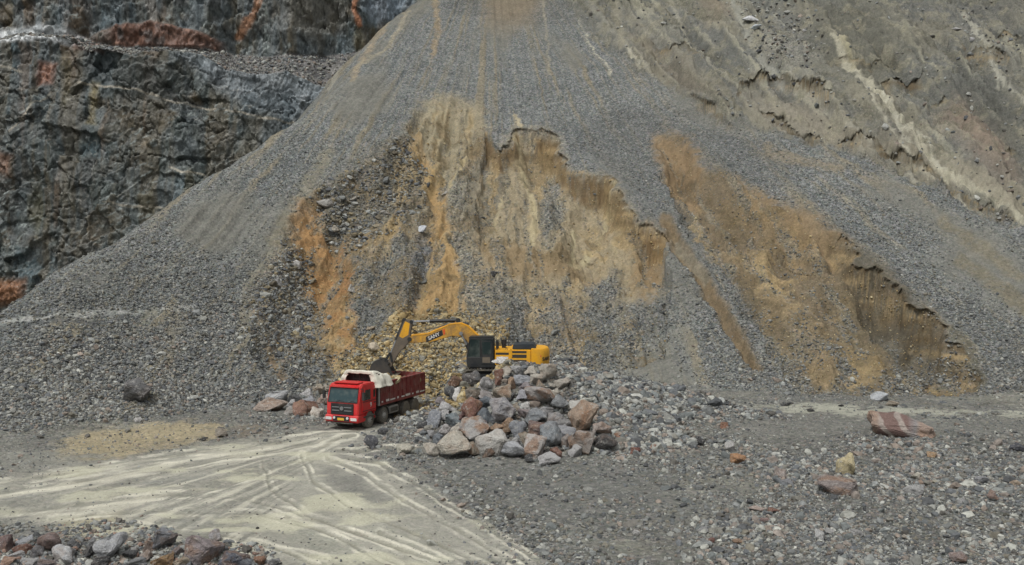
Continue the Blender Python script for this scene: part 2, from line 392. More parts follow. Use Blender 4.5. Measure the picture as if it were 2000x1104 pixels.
for pts, w, c in [([(1630, 95), (1650, 150), (1720, 215), (1765, 255), (1800, 300), (1850, 345), (1950, 400), (2010, 445)], 9, (168, 158, 132)), ([(1640, 100), (1668, 160)], 8, (158, 146, 110)), ([(1725, 215), (1760, 270), (1812, 290), (1838, 330)], 5, (168, 160, 138)),
                  ([(1415, 0), (1440, 60), (1470, 115), (1530, 170)], 9, (140, 136, 124)), ([(1880, 50), (1920, 100), (1945, 150), (1960, 180)], 7, (146, 140, 124)), ([(1925, 80), (2000, 150)], 9, (132, 124, 104)), ([(1570, 30), (1585, 70)], 5, (136, 128, 108)),
                  ([(1218, 100), (1250, 135)], 4, (170, 160, 138)), ([(1664, 155), (1706, 235), (1790, 332), (1900, 402)], 4, (160, 151, 130)), ([(1742, 232), (1764, 292), (1850, 334)], 4, (160, 152, 132)), ([(1900, 60), (1950, 170), (2005, 235)], 4, (150, 144, 128)), ([(1240, 112), (1330, 212), (1420, 262)], 4, (148, 138, 116)), ([(1540, 165), (1640, 252), (1760, 332), (1900, 424)], 4, (146, 138, 120)), ([(1300, 0), (1340, 80), (1420, 172)], 5, (144, 136, 118)), ([(1480, -5), (1530, 75)], 4, (146, 140, 124)), ([(1860, 330), (1900, 360), (2000, 420)], 14, (140, 128, 106)), ([(1200, 20), (1215, 100)], 10, (140, 130, 108)), ([(1945, 130), (1950, 190)], 4, (150, 144, 126))]:
    line(pts, w, c, 0.1, 0.85, hill_m, 0.35)
def scarp(pts, depth, L, w=12):
    """a slump edge: the ground below the line has dropped"""
    global DZ, DY, CUT
    vy = np.interp(UD, [p[0] for p in pts], [p[1] for p in pts])
    ends = sstep(pts[0][0], pts[0][0] + 40, UD) * sstep(pts[-1][0], pts[-1][0] - 40, UD)
    below = VD - vy
    m = np.where(below > 0, sstep(0, w, below) * np.exp(-below / L), 0) * ends
    depth *= 0.8; DZ -= m * depth * talus_m
    am = np.clip(depth * 0.32, 0, 0.42) * ends * talus_m * brk_
    DY = DY - np.where(below < 0, sstep(-14, 0, below), 0) * am + np.where(below >= 0, sstep(12, 1, below), 0) * am
    CUT = np.maximum(CUT, np.where(below >= 0, sstep(16, 2, below), 0) * ends * min(depth, 1))
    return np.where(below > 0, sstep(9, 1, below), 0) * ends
for pts, dp, L in [([(1410, 215), (1440, 188), (1470, 165), (1520, 162), (1565, 178), (1600, 205), (1650, 235)], 1.6, 26), ([(1330, 180), (1370, 205), (1420, 240), (1450, 250)], 1.0, 16),
                   ([(1470, 215), (1530, 228), (1565, 255), (1620, 268)], 1.1, 18), ([(1690, 180), (1740, 176), (1800, 178), (1824, 160)], 1.3, 24), ([(1860, 95), (1900, 125), (1960, 132), (1990, 175)], 1.6, 36),
                   ([(1620, 275), (1700, 282), (1760, 310), (1850, 350)], 1.2, 16), ([(1780, 320), (1860, 368), (1940, 412), (2000, 440)], 1.1, 14), ([(1920, 78), (1960, 72), (2010, 74)], 0.9, 14), ([(1250, 90), (1300, 110), (1340, 112), (1390, 140)], 0.7, 14),
                   ([(1800, 232), (1840, 212), (1870, 205)], 0.9, 20), ([(1940, 320), (1975, 290), (2010, 300)], 1.0, 20), ([(1600, 130), (1700, 150), (1760, 120)], 0.5, 30)]:
    m = scarp(pts, dp, L)
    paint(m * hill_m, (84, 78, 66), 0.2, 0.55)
# small steps in the bowl lips
scarp([(1110, 445), (1150, 460), (1180, 455), (1215, 440)], 0.6, 16); scarp([(930, 440), (980, 452), (1030, 446)], 0.5, 14); scarp([(1060, 455), (1110, 475), (1120, 485)], 0.5, 12)
scarp([(830, 235), (870, 228), (930, 240)], 0.5, 10); scarp([(1500, 455), (1560, 500), (1600, 520)], 0.7, 18)

paint(hill_m * sstep(0.1, 0.4, fbm2(Xg * 0.6, (Yg + B) * 0.6, 5, 331)), (132, 126, 110), 0.5, 0.5)
paint(hill_m * sstep(0.15, 0.5, fbm2(TH * 70 + wx, RR * 0.012, 4, 333)), (96, 92, 80), 0.7, 0.5)
# ---- quarry floor
flo = np.clip(floor_m, 0, 1)
paint(flo, (106, 104, 100), 0.8)
paint(flo * sstep(0.0, 0.5, fbm2(Xg * 0.16, Yg * 0.3, 4, 401)), (126, 123, 114), 0.5, 0.7)
paint(flo * sstep(0.05, 0.5, fbm2(Xg * 0.25 + 50, Yg * 0.3, 4, 405)), (98, 95, 90), 0.9, 0.7)
paint(mound_m, (104, 100, 96), 1.0)
zone([(860, 640), (930, 700), (930, 745), (880, 770), (840, 800), (790, 790)], (150, 128, 90), 14, 1.0, 0.9, np.maximum(mound_m, talus_m))
fa = np.maximum(flo, talus_m * sstep(830, 860, V))
zone([(100, 880), (180, 845), (300, 826), (430, 830), (430, 850), (330, 866), (230, 890), (130, 895)], (158, 138, 100), 9, 0.35, 1, np.clip(flo + talus_m, 0, 1))
zone([(450, 838), (520, 832), (520, 850), (470, 855)], (124, 104, 80), 8, 0.4, 0.8, np.clip(flo + talus_m, 0, 1))
zone([(0, 868), (110, 880), (230, 900), (150, 920), (0, 945)], (128, 124, 114), 12, 0.3, 1, flo)
zone([(1430, 800), (1550, 791), (1700, 794), (1850, 800), (2060, 802), (2060, 815), (1850, 812), (1700, 809), (1550, 804)], (156, 152, 134), 4, 0.1, 1, np.clip(flo + talus_m, 0, 1))
zone([(1420, 815), (1700, 818), (2060, 825), (2060, 850), (1700, 842), (1450, 840)], (116, 113, 106), 9, 0.4, 0.7, flo)
zone([(860, 905), (1150, 910), (1300, 940), (1350, 1010), (1150, 1030), (960, 990)], (104, 102, 98), 22, 0.45, 0.9, flo)
zone([(1300, 960), (1500, 1000), (1560, 1104), (1300, 1104)], (108, 105, 98), 26, 0.5, 0.8, flo)
zone([(1500, 880), (2050, 850), (2050, 1104), (1450, 1104)], (92, 90, 86), 30, 1.0, 0.9, flo)
roadP = [(-60, 950), (150, 915), (350, 882), (520, 862), (628, 840), (720, 826), (800, 806), (815, 814), (745, 845), (672, 872), (690, 895), (765, 925), (850, 972), (960, 1040), (1075, 1110), (470, 1110), (420, 1070), (300, 1046), (180, 1034), (60, 1012), (-60, 1005)]
rsd = poly_sd(UW, VW, roadP)
road_m = sstep(-20, 22, rsd + 14 * fbm2(Xg * 0.5, Yg * 0.9, 4, 599)) * np.clip(flo + 0.7 * talus_m, 0, 1)
paint(road_m, (150, 146, 137), 0.2)
gr = (132, 129, 121)
def gz(pts, c=gr, s=7, k=0.9): zone(pts, c, s, 0.3, k, np.clip(flo, 0, 1))
gz([(150, 962), (230, 945), (300, 932), (420, 922), (410, 940), (300, 958), (200, 968)])
gz([(0, 975), (60, 970), (140, 980), (60, 990), (0, 990)]); gz([(400, 955), (450, 948), (440, 958), (400, 962)])
gz([(625, 905), (700, 922), (770, 965), (795, 995), (760, 992), (690, 960), (630, 925)], (122, 118, 110))
gz([(440, 985), (500, 980), (490, 994), (440, 992)]); gz([(250, 1008), (330, 1010), (420, 1030), (340, 1025)]); gz([(330, 1000), (450, 1008), (520, 1030), (420, 1020)])
gz([(545, 1020), (700, 1060), (760, 1104), (640, 1104), (560, 1050)], (150, 146, 130), 10, 0.8); gz([(0, 1000), (120, 1012), (110, 1040), (0, 1040)], (120, 116, 110), 10, 0.9)
gz([(690, 1020), (800, 1050), (900, 1100), (820, 1100), (730, 1060)], (156, 152, 134), 8, 0.8)
gz([(660, 880), (760, 890), (850, 935), (900, 980), (840, 965), (760, 920), (680, 895)], (126, 122, 114), 8, 0.85)
zone([(120, 1015), (230, 1008), (250, 1030), (190, 1042), (110, 1038)], (180, 164, 120), 10, 0.1, 0.7, flo)
rt = np.zeros(B.shape)
TR = [[(-20, 948), (200, 912), (400, 882), (560, 862), (700, 836)], [(-20, 966), (160, 940), (360, 908), (560, 876), (690, 850)], [(0, 998), (200, 982), (420, 958), (540, 915), (660, 858)],
      [(100, 1012), (300, 1000), (500, 1002), (640, 1040), (780, 1104)], [(300, 965), (470, 970), (620, 1015), (760, 1066), (850, 1108)],
      [(515, 900), (530, 955), (600, 1004), (760, 1064), (890, 1110)], [(590, 888), (612, 940), (690, 992), (830, 1052), (960, 1110)], [(640, 892), (720, 930), (800, 985), (900, 1040), (1020, 1110)],
      [(650, 886), (740, 905), (820, 950), (920, 1010), (1060, 1104)], [(660, 882), (760, 876), (830, 880)], [(740, 1040), (840, 1080), (900, 1110)],
      [(200, 1017), (330, 1037), (480, 1062), (640, 1092)], [(420, 1040), (540, 1070), (620, 1106)], [(560, 1010), (660, 1050), (760, 1106)]]
UT, VT = U + wx * 5 + wf * 1.5, V + wy * 3 + wg * 1.2
for i, pts in enumerate(TR):
    d = boxed(pts, 20, lambda a, b: pl_dist(a, b, pts), 1e4, UT, VT)
    pale = sstep(4, 1.0, np.abs(d - 6.5)) * np.clip(0.5 + 1.5 * fbm2(Xg * 0.6, Yg * 0.9, 4, 500 + i), 0, 1)
    paint(pale * flo, (203, 196, 182), 0.05, 0.9)
    rut = sstep(5, 1, d) * np.clip(0.5 + fbm2(Xg * 0.7, Yg * 0.9, 3, 540 + i), 0, 1)
    paint(rut * flo, (132, 128, 116), 0.1, 0.8)
    DZ -= flo * 0.025 * sstep(5, 1, d); DZ += flo * 0.012 * sstep(6, 2, np.abs(d - 7))
# fine ruts lying along the tracks, and lug marks
rth = np.arctan2((V - 818) * 2.4 + 5 * wx, 790 - U + 5 * wy); rrr = np.hypot((V - 818) * 2.4, U - 790)
leftb = sstep(640, 500, U + 0.6 * (V - 950))
along = fbm2(rth * 34 + 0.2 * wx, rrr * 0.006, 4, 601, 0.6) * 1.3 * leftb
lug = np.sin((U * 0.5 + V * 1.1) * 0.9) * sstep(0.1, 0.4, fbm2(Xg * 0.3, Yg * 0.4, 3, 605)) * (1 - leftb)
paint(road_m * flo * sstep(0.05, 0.3, along), (128, 125, 117), 0.4, 0.85)
paint(road_m * flo * sstep(0.05, 0.4, -along), (192, 185, 170), 0.0, 0.6)
DZ -= road_m * flo * (along * 0.02 - lug * 0.012)
patch = fbm2(Xg * 0.35, Yg * 0.5, 4, 603)
paint(road_m * flo * sstep(0.05, 0.4, patch), (182, 177, 158), 0.05, 0.8)
DZ += flo * (fbm2(Xg * 0.8, Yg * 0.8, 4, 611) * 0.14 * (1 - 0.8 * road_m) + fbm2(Xg * 3.5, Yg * 3.5, 3, 613) * 0.05) * (1 - 0.88 * road_m)
DZ += mound_m * (fbm2(Xg * 1.1, Yg * 1.1, 4, 621) * 0.35 + fbm2(Xg * 4, Yg * 4, 2, 623) * 0.12) * sstep(0.3, 1.5, np.hypot(np.maximum(np.abs(Xg) - 3.4, 0), np.maximum(np.abs(Yg - 74.3) - 2.2, 0)) + 0.25)
DZ += talus_m * (fbm2(Xg * 1.4, (Yg + B) * 1.2, 3, 631) * 0.10 + fbm2(Xg * 5, (Yg + B) * 4, 2, 633) * 0.07 * GRV)
DZ += talus_m * bw * (fbm2(Xg * 0.9, (Yg + B) * 0.6, 4, 635) * 0.4 - 0.22 * ridge2(Xg * 0.8 + wx, (Yg + B) * 0.5, 4, 637))
DZ += hill_m * (ridge2(TH * 40 + wx, RR * 0.012 + wy * 0.5, 4, 639) * 0.55 + 0.35 * ridge2(Xg * 0.7 + wx, (Yg + B) * 0.45, 4, 645))
clod = sstep(0.45, 0.75, ridge2(Xg * 1.6, (Yg + B) * 1.4, 3, 647))
DZ += (hill_m * 0.16 + CUT * talus_m * 0.08 + bw * 0.10) * clod
DZ += talus_m * (1 - bw) * 0.7 * fbm2(Xg * 0.14, (Yg + B) * 0.12, 4, 653)
# overall mottling of the soil colour
HH = B + DZ
strata = fbm2(Xg * 0.25 + wx * 0.3, HH * 2.6, 4, 661)
paint(CUT * talus_m * sstep(0.05, 0.35, strata), (92, 76, 54), 0.2, 0.7)
paint(CUT * talus_m * sstep(0.1, 0.4, -strata), (150, 128, 94), 0.2, 0.6)
COL *= (1 + 0.16 * fbm2(Xg * 0.7, (Yg + HH) * 0.7, 5, 641))[..., None]
COL *= np.array([0.97, 1.01, 0.985])
tx, ty = Xg + 10.55, Yg - 68.1                       # level standing for the truck
ta = math.atan2(-5.7, -2.4); lx = tx * math.cos(ta) + ty * math.sin(ta); ly = -tx * math.sin(ta) + ty * math.cos(ta)
flat_m = sstep(2.4, 0.0, np.hypot(np.maximum(np.abs(lx + 3) - 4.6, 0), np.maximum(np.abs(ly) - 1.35, 0)))
H = B + DZ
H = H + (0.0 - H) * flat_m
HID = np.where(hill_m > 0.5, 3, np.where(talus_m > 0.5, 2, np.where((road_m > 0.45) & (flo > 0.5), 1, 0)))

def Hs(x, y):
    """ground height at any point"""
    x = np.asarray(x, float); y = np.asarray(y, float)
    t = np.clip(x / y, tcol[0], tcol[-1] - 1e-6); yy = np.clip(y, yrow[0], yrow[-1] - 1e-6)
    j = np.clip(np.searchsorted(tcol, t) - 1, 0, len(tcol) - 2); i = np.clip(np.searchsorted(yrow, yy) - 1, 0, len(yrow) - 2)
    a = (t - tcol[j]) / (tcol[j + 1] - tcol[j]); b = (yy - yrow[i]) / (yrow[i + 1] - yrow[i])
    return (H[i, j] * (1 - a) + H[i, j + 1] * a) * (1 - b) + (H[i + 1, j] * (1 - a) + H[i + 1, j + 1] * a) * b
# ------------------------------------------------------------------ materials
def new_mat(name):
    m = bpy.data.materials.new(name); m.use_nodes = True
    return m, m.node_tree, m.node_tree.nodes["Principled BSDF"]
def nd(t, typ, **kw):
    n = t.nodes.new(typ)
    for k, v in kw.items():
        if k.startswith("i_"):
            n.inputs[k[2:].replace("_", " ")].default_value = v
        else: setattr(n, k, v)
    return n
def mathn(t, op, a, b=None, c=None):
    n = t.nodes.new("ShaderNodeMath"); n.operation = op
    for i, s in enumerate((a, b, c)):
        if s is None: continue
        if isinstance(s, (int, float)): n.inputs[i].default_value = s
        else: t.links.new(s, n.inputs[i])
    return n.outputs[0]
def mixc(t, fac, a, b, blend='MIX'):
    n = t.nodes.new("ShaderNodeMix"); n.data_type = 'RGBA'; n.blend_type = blend
    for sock, s in ((n.inputs[0], fac), (n.inputs[6], a), (n.inputs[7], b)):
        if isinstance(s, (int, float)): sock.default_value = s
        elif isinstance(s, tuple): sock.default_value = s if len(s) == 4 else (*s, 1)
        else: t.links.new(s, sock)
    return n.outputs[2]
def ramp(t, fac, lo, hi, v0=0.0, v1=1.0):
    n = t.nodes.new("ShaderNodeMapRange"); n.inputs[1].default_value = lo; n.inputs[2].default_value = hi
    n.inputs[3].default_value = v0; n.inputs[4].default_value = v1
    t.links.new(fac, n.inputs[0]); return n.outputs[0]

def ground_material(name, scale=4.6, contrast=1.0):
    m, t, p = new_mat(name)
    tc = nd(t, "ShaderNodeTexCoord"); at = nd(t, "ShaderNodeAttribute", attribute_name="col"); ag = nd(t, "ShaderNodeAttribute", attribute_name="grav")
    nz = nd(t, "ShaderNodeTexNoise", i_Scale=3.0, i_Detail=2.0)
    t.links.new(tc.outputs["Object"], nz.inputs["Vector"])
    wv = nd(t, "ShaderNodeVectorMath", operation='MULTIPLY_ADD'); wv.inputs[1].default_value = (0.18, 0.18, 0.18)
    t.links.new(nz.outputs["Color"], wv.inputs[0]); t.links.new(tc.outputs["Object"], wv.inputs[2])
    v1 = nd(t, "ShaderNodeTexVoronoi", i_Scale=scale); v2 = nd(t, "ShaderNodeTexVoronoi", i_Scale=scale * 2.3)
    for v in (v1, v2): t.links.new(wv.outputs[0], v.inputs["Vector"])
    s1 = nd(t, "ShaderNodeSeparateColor"); s2 = nd(t, "ShaderNodeSeparateColor")
    t.links.new(v1.outputs["Color"], s1.inputs[0]); t.links.new(v2.outputs["Color"], s2.inputs[0])
    r = mathn(t, 'ADD', mathn(t, 'MULTIPLY', mathn(t, 'POWER', s1.outputs[0], 1.6), 0.95 * contrast), mathn(t, 'MULTIPLY', mathn(t, 'POWER', s2.outputs[0], 1.6), 0.65 * contrast))
    spk = mathn(t, 'ADD', r, 1.0 - 0.62 * contrast)
    fine = nd(t, "ShaderNodeTexNoise", i_Scale=9.0, i_Detail=5.0, i_Roughness=0.7)
    t.links.new(tc.outputs["Object"], fine.inputs["Vector"])
    sand = ramp(t, fine.outputs["Fac"], 0.3, 0.7, 0.78, 1.2)
    mx = nd(t, "ShaderNodeMix"); t.links.new(ag.outputs["Fac"], mx.inputs[0]); t.links.new(sand, mx.inputs[2]); t.links.new(spk, mx.inputs[3])
    vm = nd(t, "ShaderNodeVectorMath", operation='SCALE'); t.links.new(at.outputs["Color"], vm.inputs[0]); t.links.new(mx.outputs[0], vm.inputs["Scale"])
    tint = mixc(t, mathn(t, 'MULTIPLY', ag.outputs["Fac"], 0.05), vm.outputs[0], v1.outputs["Color"], 'OVERLAY')
    t.links.new(tint, p.inputs["Base Color"])
    p.inputs["Roughness"].default_value = 0.93; p.inputs["Specular IOR Level"].default_value = 0.25
    hgt = mathn(t, 'ADD', mathn(t, 'MULTIPLY', mathn(t, 'SUBTRACT', 0.6, v1.outputs["Distance"]), ag.outputs["Fac"]), mathn(t, 'MULTIPLY', fine.outputs["Fac"], 0.35))
    b = nd(t, "ShaderNodeBump", i_Strength=0.75, i_Distance=0.16); t.links.new(hgt, b.inputs["Height"]); t.links.new(b.outputs[0], p.inputs["Normal"])
    return m
M_GROUND = ground_material("quarry_gravel", contrast=0.8)

def mesh_from(name, co, faces, mat, attrs=None, parent=None, smooth=False):
    me = bpy.data.meshes.new(name)
    me.vertices.add(len(co)); me.vertices.foreach_set("co", np.ascontiguousarray(co, dtype=np.float32).ravel())
    nf, k = faces.shape
    me.loops.add(nf * k); me.loops.foreach_set("vertex_index", np.ascontiguousarray(faces, dtype=np.int32).ravel())
    me.polygons.add(nf); me.polygons.foreach_set("loop_start", np.arange(0, nf * k, k, dtype=np.int32))
    me.polygons.foreach_set("loop_total", np.full(nf, k, dtype=np.int32))
    me.update(calc_edges=True)
    if smooth: me.polygons.foreach_set("use_smooth", np.ones(nf, bool))
    for an, arr in (attrs or {}).items():
        if arr.ndim == 2:
            a = me.attributes.new(an, 'FLOAT_COLOR', 'POINT')
            a.data.foreach_set("color", np.concatenate([arr, np.ones((len(arr), 1))], 1).astype(np.float32).ravel())
        else:
            a = me.attributes.new(an, 'FLOAT', 'POINT'); a.data.foreach_set("value", arr.astype(np.float32))
    me.materials.append(mat)
    o = bpy.data.objects.new(name, me); C.objects.link(o)
    if parent: o.parent = parent
    return o

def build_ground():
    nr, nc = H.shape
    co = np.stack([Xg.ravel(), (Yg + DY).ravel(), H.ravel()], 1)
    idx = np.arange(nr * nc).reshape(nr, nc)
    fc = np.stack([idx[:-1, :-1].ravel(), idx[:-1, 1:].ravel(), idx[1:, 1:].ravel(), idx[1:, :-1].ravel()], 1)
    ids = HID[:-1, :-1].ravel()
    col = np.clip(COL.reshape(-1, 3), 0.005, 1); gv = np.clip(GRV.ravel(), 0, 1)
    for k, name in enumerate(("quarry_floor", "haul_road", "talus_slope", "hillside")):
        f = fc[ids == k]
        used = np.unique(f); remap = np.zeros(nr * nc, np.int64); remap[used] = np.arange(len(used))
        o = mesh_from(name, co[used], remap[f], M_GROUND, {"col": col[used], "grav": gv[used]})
        o["kind"] = "structure"
build_ground()
# ------------------------------------------------------------------ blasted rock face behind the fan
def facets(x, y, z, seed):
    """angular blocks: every cell of a jittered lattice is a tilted plane"""
    xi, yi, zi = np.floor(x).astype(np.int64), np.floor(y).astype(np.int64), np.floor(z).astype(np.int64)
    best = np.full(x.shape, 1e9); out = np.zeros(x.shape); idv = np.zeros(x.shape)
    for a in (-1, 0, 1):
        for b in (-1, 0, 1):
            for c in (-1, 0, 1):
                i, j, k = xi + a, yi + b, zi + c
                h1, h2, h3 = hash3(i, j, k, seed), hash3(i, j, k, seed + 1), hash3(i, j, k, seed + 2)
                dx, dy, dz = x - i - h1, y - j - h2, z - k - h3
                d = dx * dx + dy * dy + dz * dz
                m = d < best
                best = np.where(m, d, best); idv = np.where(m, h1, idv)
                out = np.where(m, (h2 - 0.5) * 0.9 + (h3 - 0.5) * 1.5 * dx + (h1 - 0.35) * 1.5 * dz, out)
    return out, idv
def build_cliff():
    cy = 140.0
    ux = np.linspace(-260, 980, 760)
    def z_of(v): return CAMZ + cy * ray(0, v)[2] / ray(0, v)[1]
    lip = np.interp(ux, [-260, 0, 60, 130, 180, 260, 330, 400, 450, 520, 560, 620, 690, 760, 980], [80, 78, 66, 76, 96, 106, 100, 112, 140, 150, 142, 166, 182, 205, 240])
    top = np.interp(ux, [-260, 0, 60, 140, 200, 260, 420, 520, 600, 660, 700, 760, 980], [66, 68, 56, 66, 78, 86, 90, 92, 84, 70, 58, 40, 10])
    lip = lip + 7 * fbm2(ux * 0.03, ux * 0, 4, 5); top = np.minimum(top + 3 * fbm2(ux * 0.05, ux * 0 + 3, 3, 6), lip - 3)
    zl, zt = z_of(lip), z_of(top)
    xw = (ux - 1000) / FPX * cy
    n1, n2, n3 = 300, 70, 170
    s1 = np.linspace(0, 1, n1)[:, None]; s2 = np.linspace(0, 1, n2 + 1)[1:, None]; s3 = np.linspace(0, 1, n3 + 1)[1:, None]
    back = (zt - zl) / 0.62 + 1.2
    Z = np.concatenate([-8 + (zl + 8) * s1, zl + (zt - zl) * s2, zt + (86 - zt) * s3])
    Y = np.concatenate([cy - 7 * (1 - s1) + 0 * zl, cy + 0.3 + back * s2, cy + 0.3 + back + 7 * s3])
    X = np.broadcast_to(xw, Z.shape) * (Y / cy) ** 0.5
    part = np.concatenate([np.zeros(n1), np.ones(n2), np.full(n3, 2.0)])[:, None] + 0 * Z
    rub = np.where(part == 1, 1.0, 0.0)
    rockm = 1 - rub
    # blocky relief: big bulges, stepped joints, cracks
    big = fbm3(X * 0.07, Y * 0.07, Z * 0.08, 4, 11)
    q = fbm3(X * 0.2, Y * 0.2, Z * 0.12, 3, 23)
    steps = np.floor(q * 9 + 0.6 * fbm3(X * 0.9, Y * 0.9, Z * 0.9, 2, 29)) / 9
    q2 = fbm3(X * 0.55 + Z * 0.3, Y * 0.5, Z * 0.5 - X * 0.2, 3, 31)
    steps2 = np.floor(q2 * 7) / 7
    med = fbm3(X * 0.9, Y * 0.9, Z * 0.9, 4, 37)
    crack = np.abs(fbm3(X * 0.3 + Z * 0.25, Y * 0.3, Z * 0.3 - X * 0.1, 3, 43))
    wpx, wpz = fbm3(X * 0.4, Y * 0.4, Z * 0.4, 3, 51), fbm3(X * 0.4 + 40, Y * 0.4, Z * 0.4, 3, 53)
    xs_, zs_ = X * 0.86 + Z * 0.5, Z * 0.86 - X * 0.5
    f1, i1 = facets(xs_ * 0.16 + wpx * 0.3, Y * 0.1, zs_ * 0.26 + wpz * 0.3, 901)
    f2, i2 = facets(xs_ * 0.55 + wpx * 0.4, Y * 0.2, zs_ * 0.34 + wpz * 0.4, 911)
    f3, i3 = facets(X * 1.3 - Z * 0.5 + wpx, Y * 0.4, Z * 0.8 + X * 0.4 + wpz, 921)
    disp = big * 1.2 + f1 * 1.0 + f2 * 0.7 + f3 * 0.25 + steps2 * 0.2 + med * 0.08 - 0.4 * sstep(0.03, 0.0, crack)
    disp = disp * rockm + rub * (fbm3(X * 0.5, Y * 0.5, Z * 0.5, 4, 47) * 0.7)
    U0, V0 = to_uv(X, Y, Z)
    V0b = V0 + 7 * fbm3(X * 0.35, Y * 0.3, Z * 0.5, 3, 149)
    bulge = np.where(part == 2, sstep(46, -6, V0 - np.interp(U0, [150, 230, 300, 380, 440], [74, 46, 46, 60, 88])) * 0 + sstep(-5, 6, V0b - np.interp(U0, [150, 190, 240, 300, 360, 440, 460], [90, 60, 46, 44, 56, 84, 100])) * sstep(150, 200, U0) * sstep(450, 420, U0), 0)
    disp = disp * (1 - 0.3 * bulge) + bulge * (0.9 + 0.9 * fbm3(X * 0.9, Y * 0.9, Z * 0.9, 4, 151))
    Yd = Y - disp * 0.95; Zd = Z + disp * 0.12 * rockm + rub * disp * 0.5
    n = lambda s, k, o=4: fbm3(X * s, Y * s, Z * s, o, k)
    col = np.zeros(Z.shape + (3,)); col[:] = lin((72, 80, 77))
    def mixin(m, c):
        nonlocal col
        col = col + (lin(c) - col) * np.clip(m, 0, 1)[..., None]
    mixin(sstep(0.0, 0.35, n(0.10, 61)), (60, 72, 75)); mixin(sstep(0.05, 0.4, n(0.12, 67)), (72, 69, 58)); mixin(sstep(0.1, 0.4, n(0.2, 71)), (84, 100, 104))
    mixin(0.6 * sstep(0.2, 0.5, n(0.35, 73)), (124, 132, 132)); mixin(sstep(0.2, 0.45, n(0.3, 79)), (54, 58, 56)); mixin(0.7 * sstep(0.22, 0.5, n(0.16, 83)), (112, 98, 74))
    mixin(0.55 * sstep(0.6, 0.95, i2), (112, 120, 122)); mixin(0.5 * sstep(0.35, 0.05, i2), (62, 66, 66)); mixin(0.3 * sstep(0.7, 0.95, i3), (116, 122, 122)); mixin(0.25 * sstep(0.3, 0.05, i3), (70, 72, 70)); mixin(0.35 * sstep(0.75, 0.95, i1), (104, 94, 76))
    stv = fbm2(X * 0.5, Z * 0.03, 4, 89); mixin(0.65 * rockm * sstep(0.05, 0.35, stv), (92, 84, 66)); mixin(0.5 * sstep(0.1, 0.4, -stv), (72, 82, 86)); mixin(0.5 * rockm * sstep(0.25, 0.45, fbm2(X * 0.35 + 20, Z * 0.04, 4, 90)), (114, 96, 76))
    fl_ = fbm3(xs_ * 1.1, Y * 0.3, zs_ * 3.2, 4, 139); mixin(0.75 * rockm * sstep(0.2, 0.42, fl_) * sstep(-0.25, 0.25, n(0.12, 141)), (142, 150, 147))  # pale slanted flecks: highlights of wet rock sheen put into the colour
    mixin(0.5 * rockm * sstep(0.2, 0.45, fbm3(X * 0.3, Y * 0.3, Z * 0.06, 3, 143)), (92, 86, 58))
    UU, VV = U0 + 14 * n(0.25, 97), V0 + 12 * n(0.25, 101)
    def zc(pts, c, soft=12, k=1.0): mixin(k * sstep(-soft, soft, poly_sd(UU, VV, pts)), c)
    zc([(150, 120), (300, 110), (380, 160), (330, 200), (200, 180)], (60, 70, 72), 16, 0.6)
    zc([(340, 110), (450, 120), (600, 150), (670, 180), (600, 230), (520, 220), (420, 170)], (134, 143, 148), 18, 0.75)  # lit crest below the bench, its highlight painted in lighter blue-grey
    zc([(480, 190), (560, 180), (590, 230), (520, 300), (470, 260)], (92, 104, 110), 14, 0.6)
    zc([(80, 120), (110, 125), (100, 165), (75, 165)], (150, 106, 84), 9, 0.8); zc([(0, 300), (30, 310), (20, 345), (-10, 340)], (140, 108, 88), 9, 0.7)
    zc([(178, 160), (192, 160), (190, 240), (176, 240)], (118, 106, 66), 7, 0.7); zc([(0, 545), (60, 545), (40, 590), (-10, 600)], (160, 112, 76), 12, 0.8)
    zc([(480, 230), (520, 220), (500, 300), (460, 330)], (112, 104, 84), 12, 0.5)
    mixin(rub, (112, 110, 108)); mixin(rub * sstep(0, 0.5, n(0.4, 103)), (132, 130, 126)); mixin(rub * sstep(0.1, 0.4, n(0.3, 107)), (88, 88, 88))
    zc([(-60, 58), (0, 58), (60, 48), (120, 56), (170, 70), (165, 88), (80, 78), (30, 80), (-60, 90)], (220, 224, 224), 6, 1)
    zc([(130, 66), (200, 78), (190, 96), (140, 92)], (150, 120, 108), 8, 0.7)
    mixin(bulge * 0.95, (112, 82, 68)); mixin(bulge * sstep(0.0, 0.3, n(0.7, 109)), (78, 66, 60)); mixin(bulge * sstep(0.1, 0.4, n(0.9, 110)), (140, 108, 92)); mixin(bulge * sstep(150, 215, -U0 + 400) * 0.8 * sstep(240, 215, U0), (92, 92, 84))
    up = (part == 2) * (1 - bulge)
    mixin(up * 0.5 * sstep(-0.2, 0.3, fbm2(X * 0.8, Z * 0.1, 3, 113)), (96, 108, 114))
    for pts, w, c in [([(505, -40), (495, 10), (480, 55), (470, 75)], 11, (160, 118, 88)), ([(690, -40), (692, 20), (697, 52)], 7, (176, 122, 90)), ([(290, -40), (300, 40)], 16, (124, 122, 116))]:
        mixin(up * sstep(w, w * 0.3, pl_dist(UU, VV, pts)) * 0.9, c)
    zc([(560, -40), (680, -40), (680, 60), (600, 80), (550, 40)], (108, 104, 92), 16, 0.6); zc([(700, -40), (830, -40), (780, 40), (720, 50)], (128, 142, 154), 14, 0.7)
    UL, VL = U0 + 5 * n(0.6, 119), V0 + 7 * n(0.5, 121)
    for pts in ([(150, 160), (210, 168), (260, 172), (330, 195), (420, 212)], [(205, 395), (250, 403), (320, 405)], [(0, 128), (45, 142)], [(440, 215), (540, 235), (575, 242)], [(330, 325), (400, 345)], [(100, 180), (60, 210), (20, 260)]):
        mixin(sstep(2.6, 1.0, pl_dist(UL, VL, pts)) * (0.55 + 0.5 * n(0.8, 127)), (186, 178, 160))
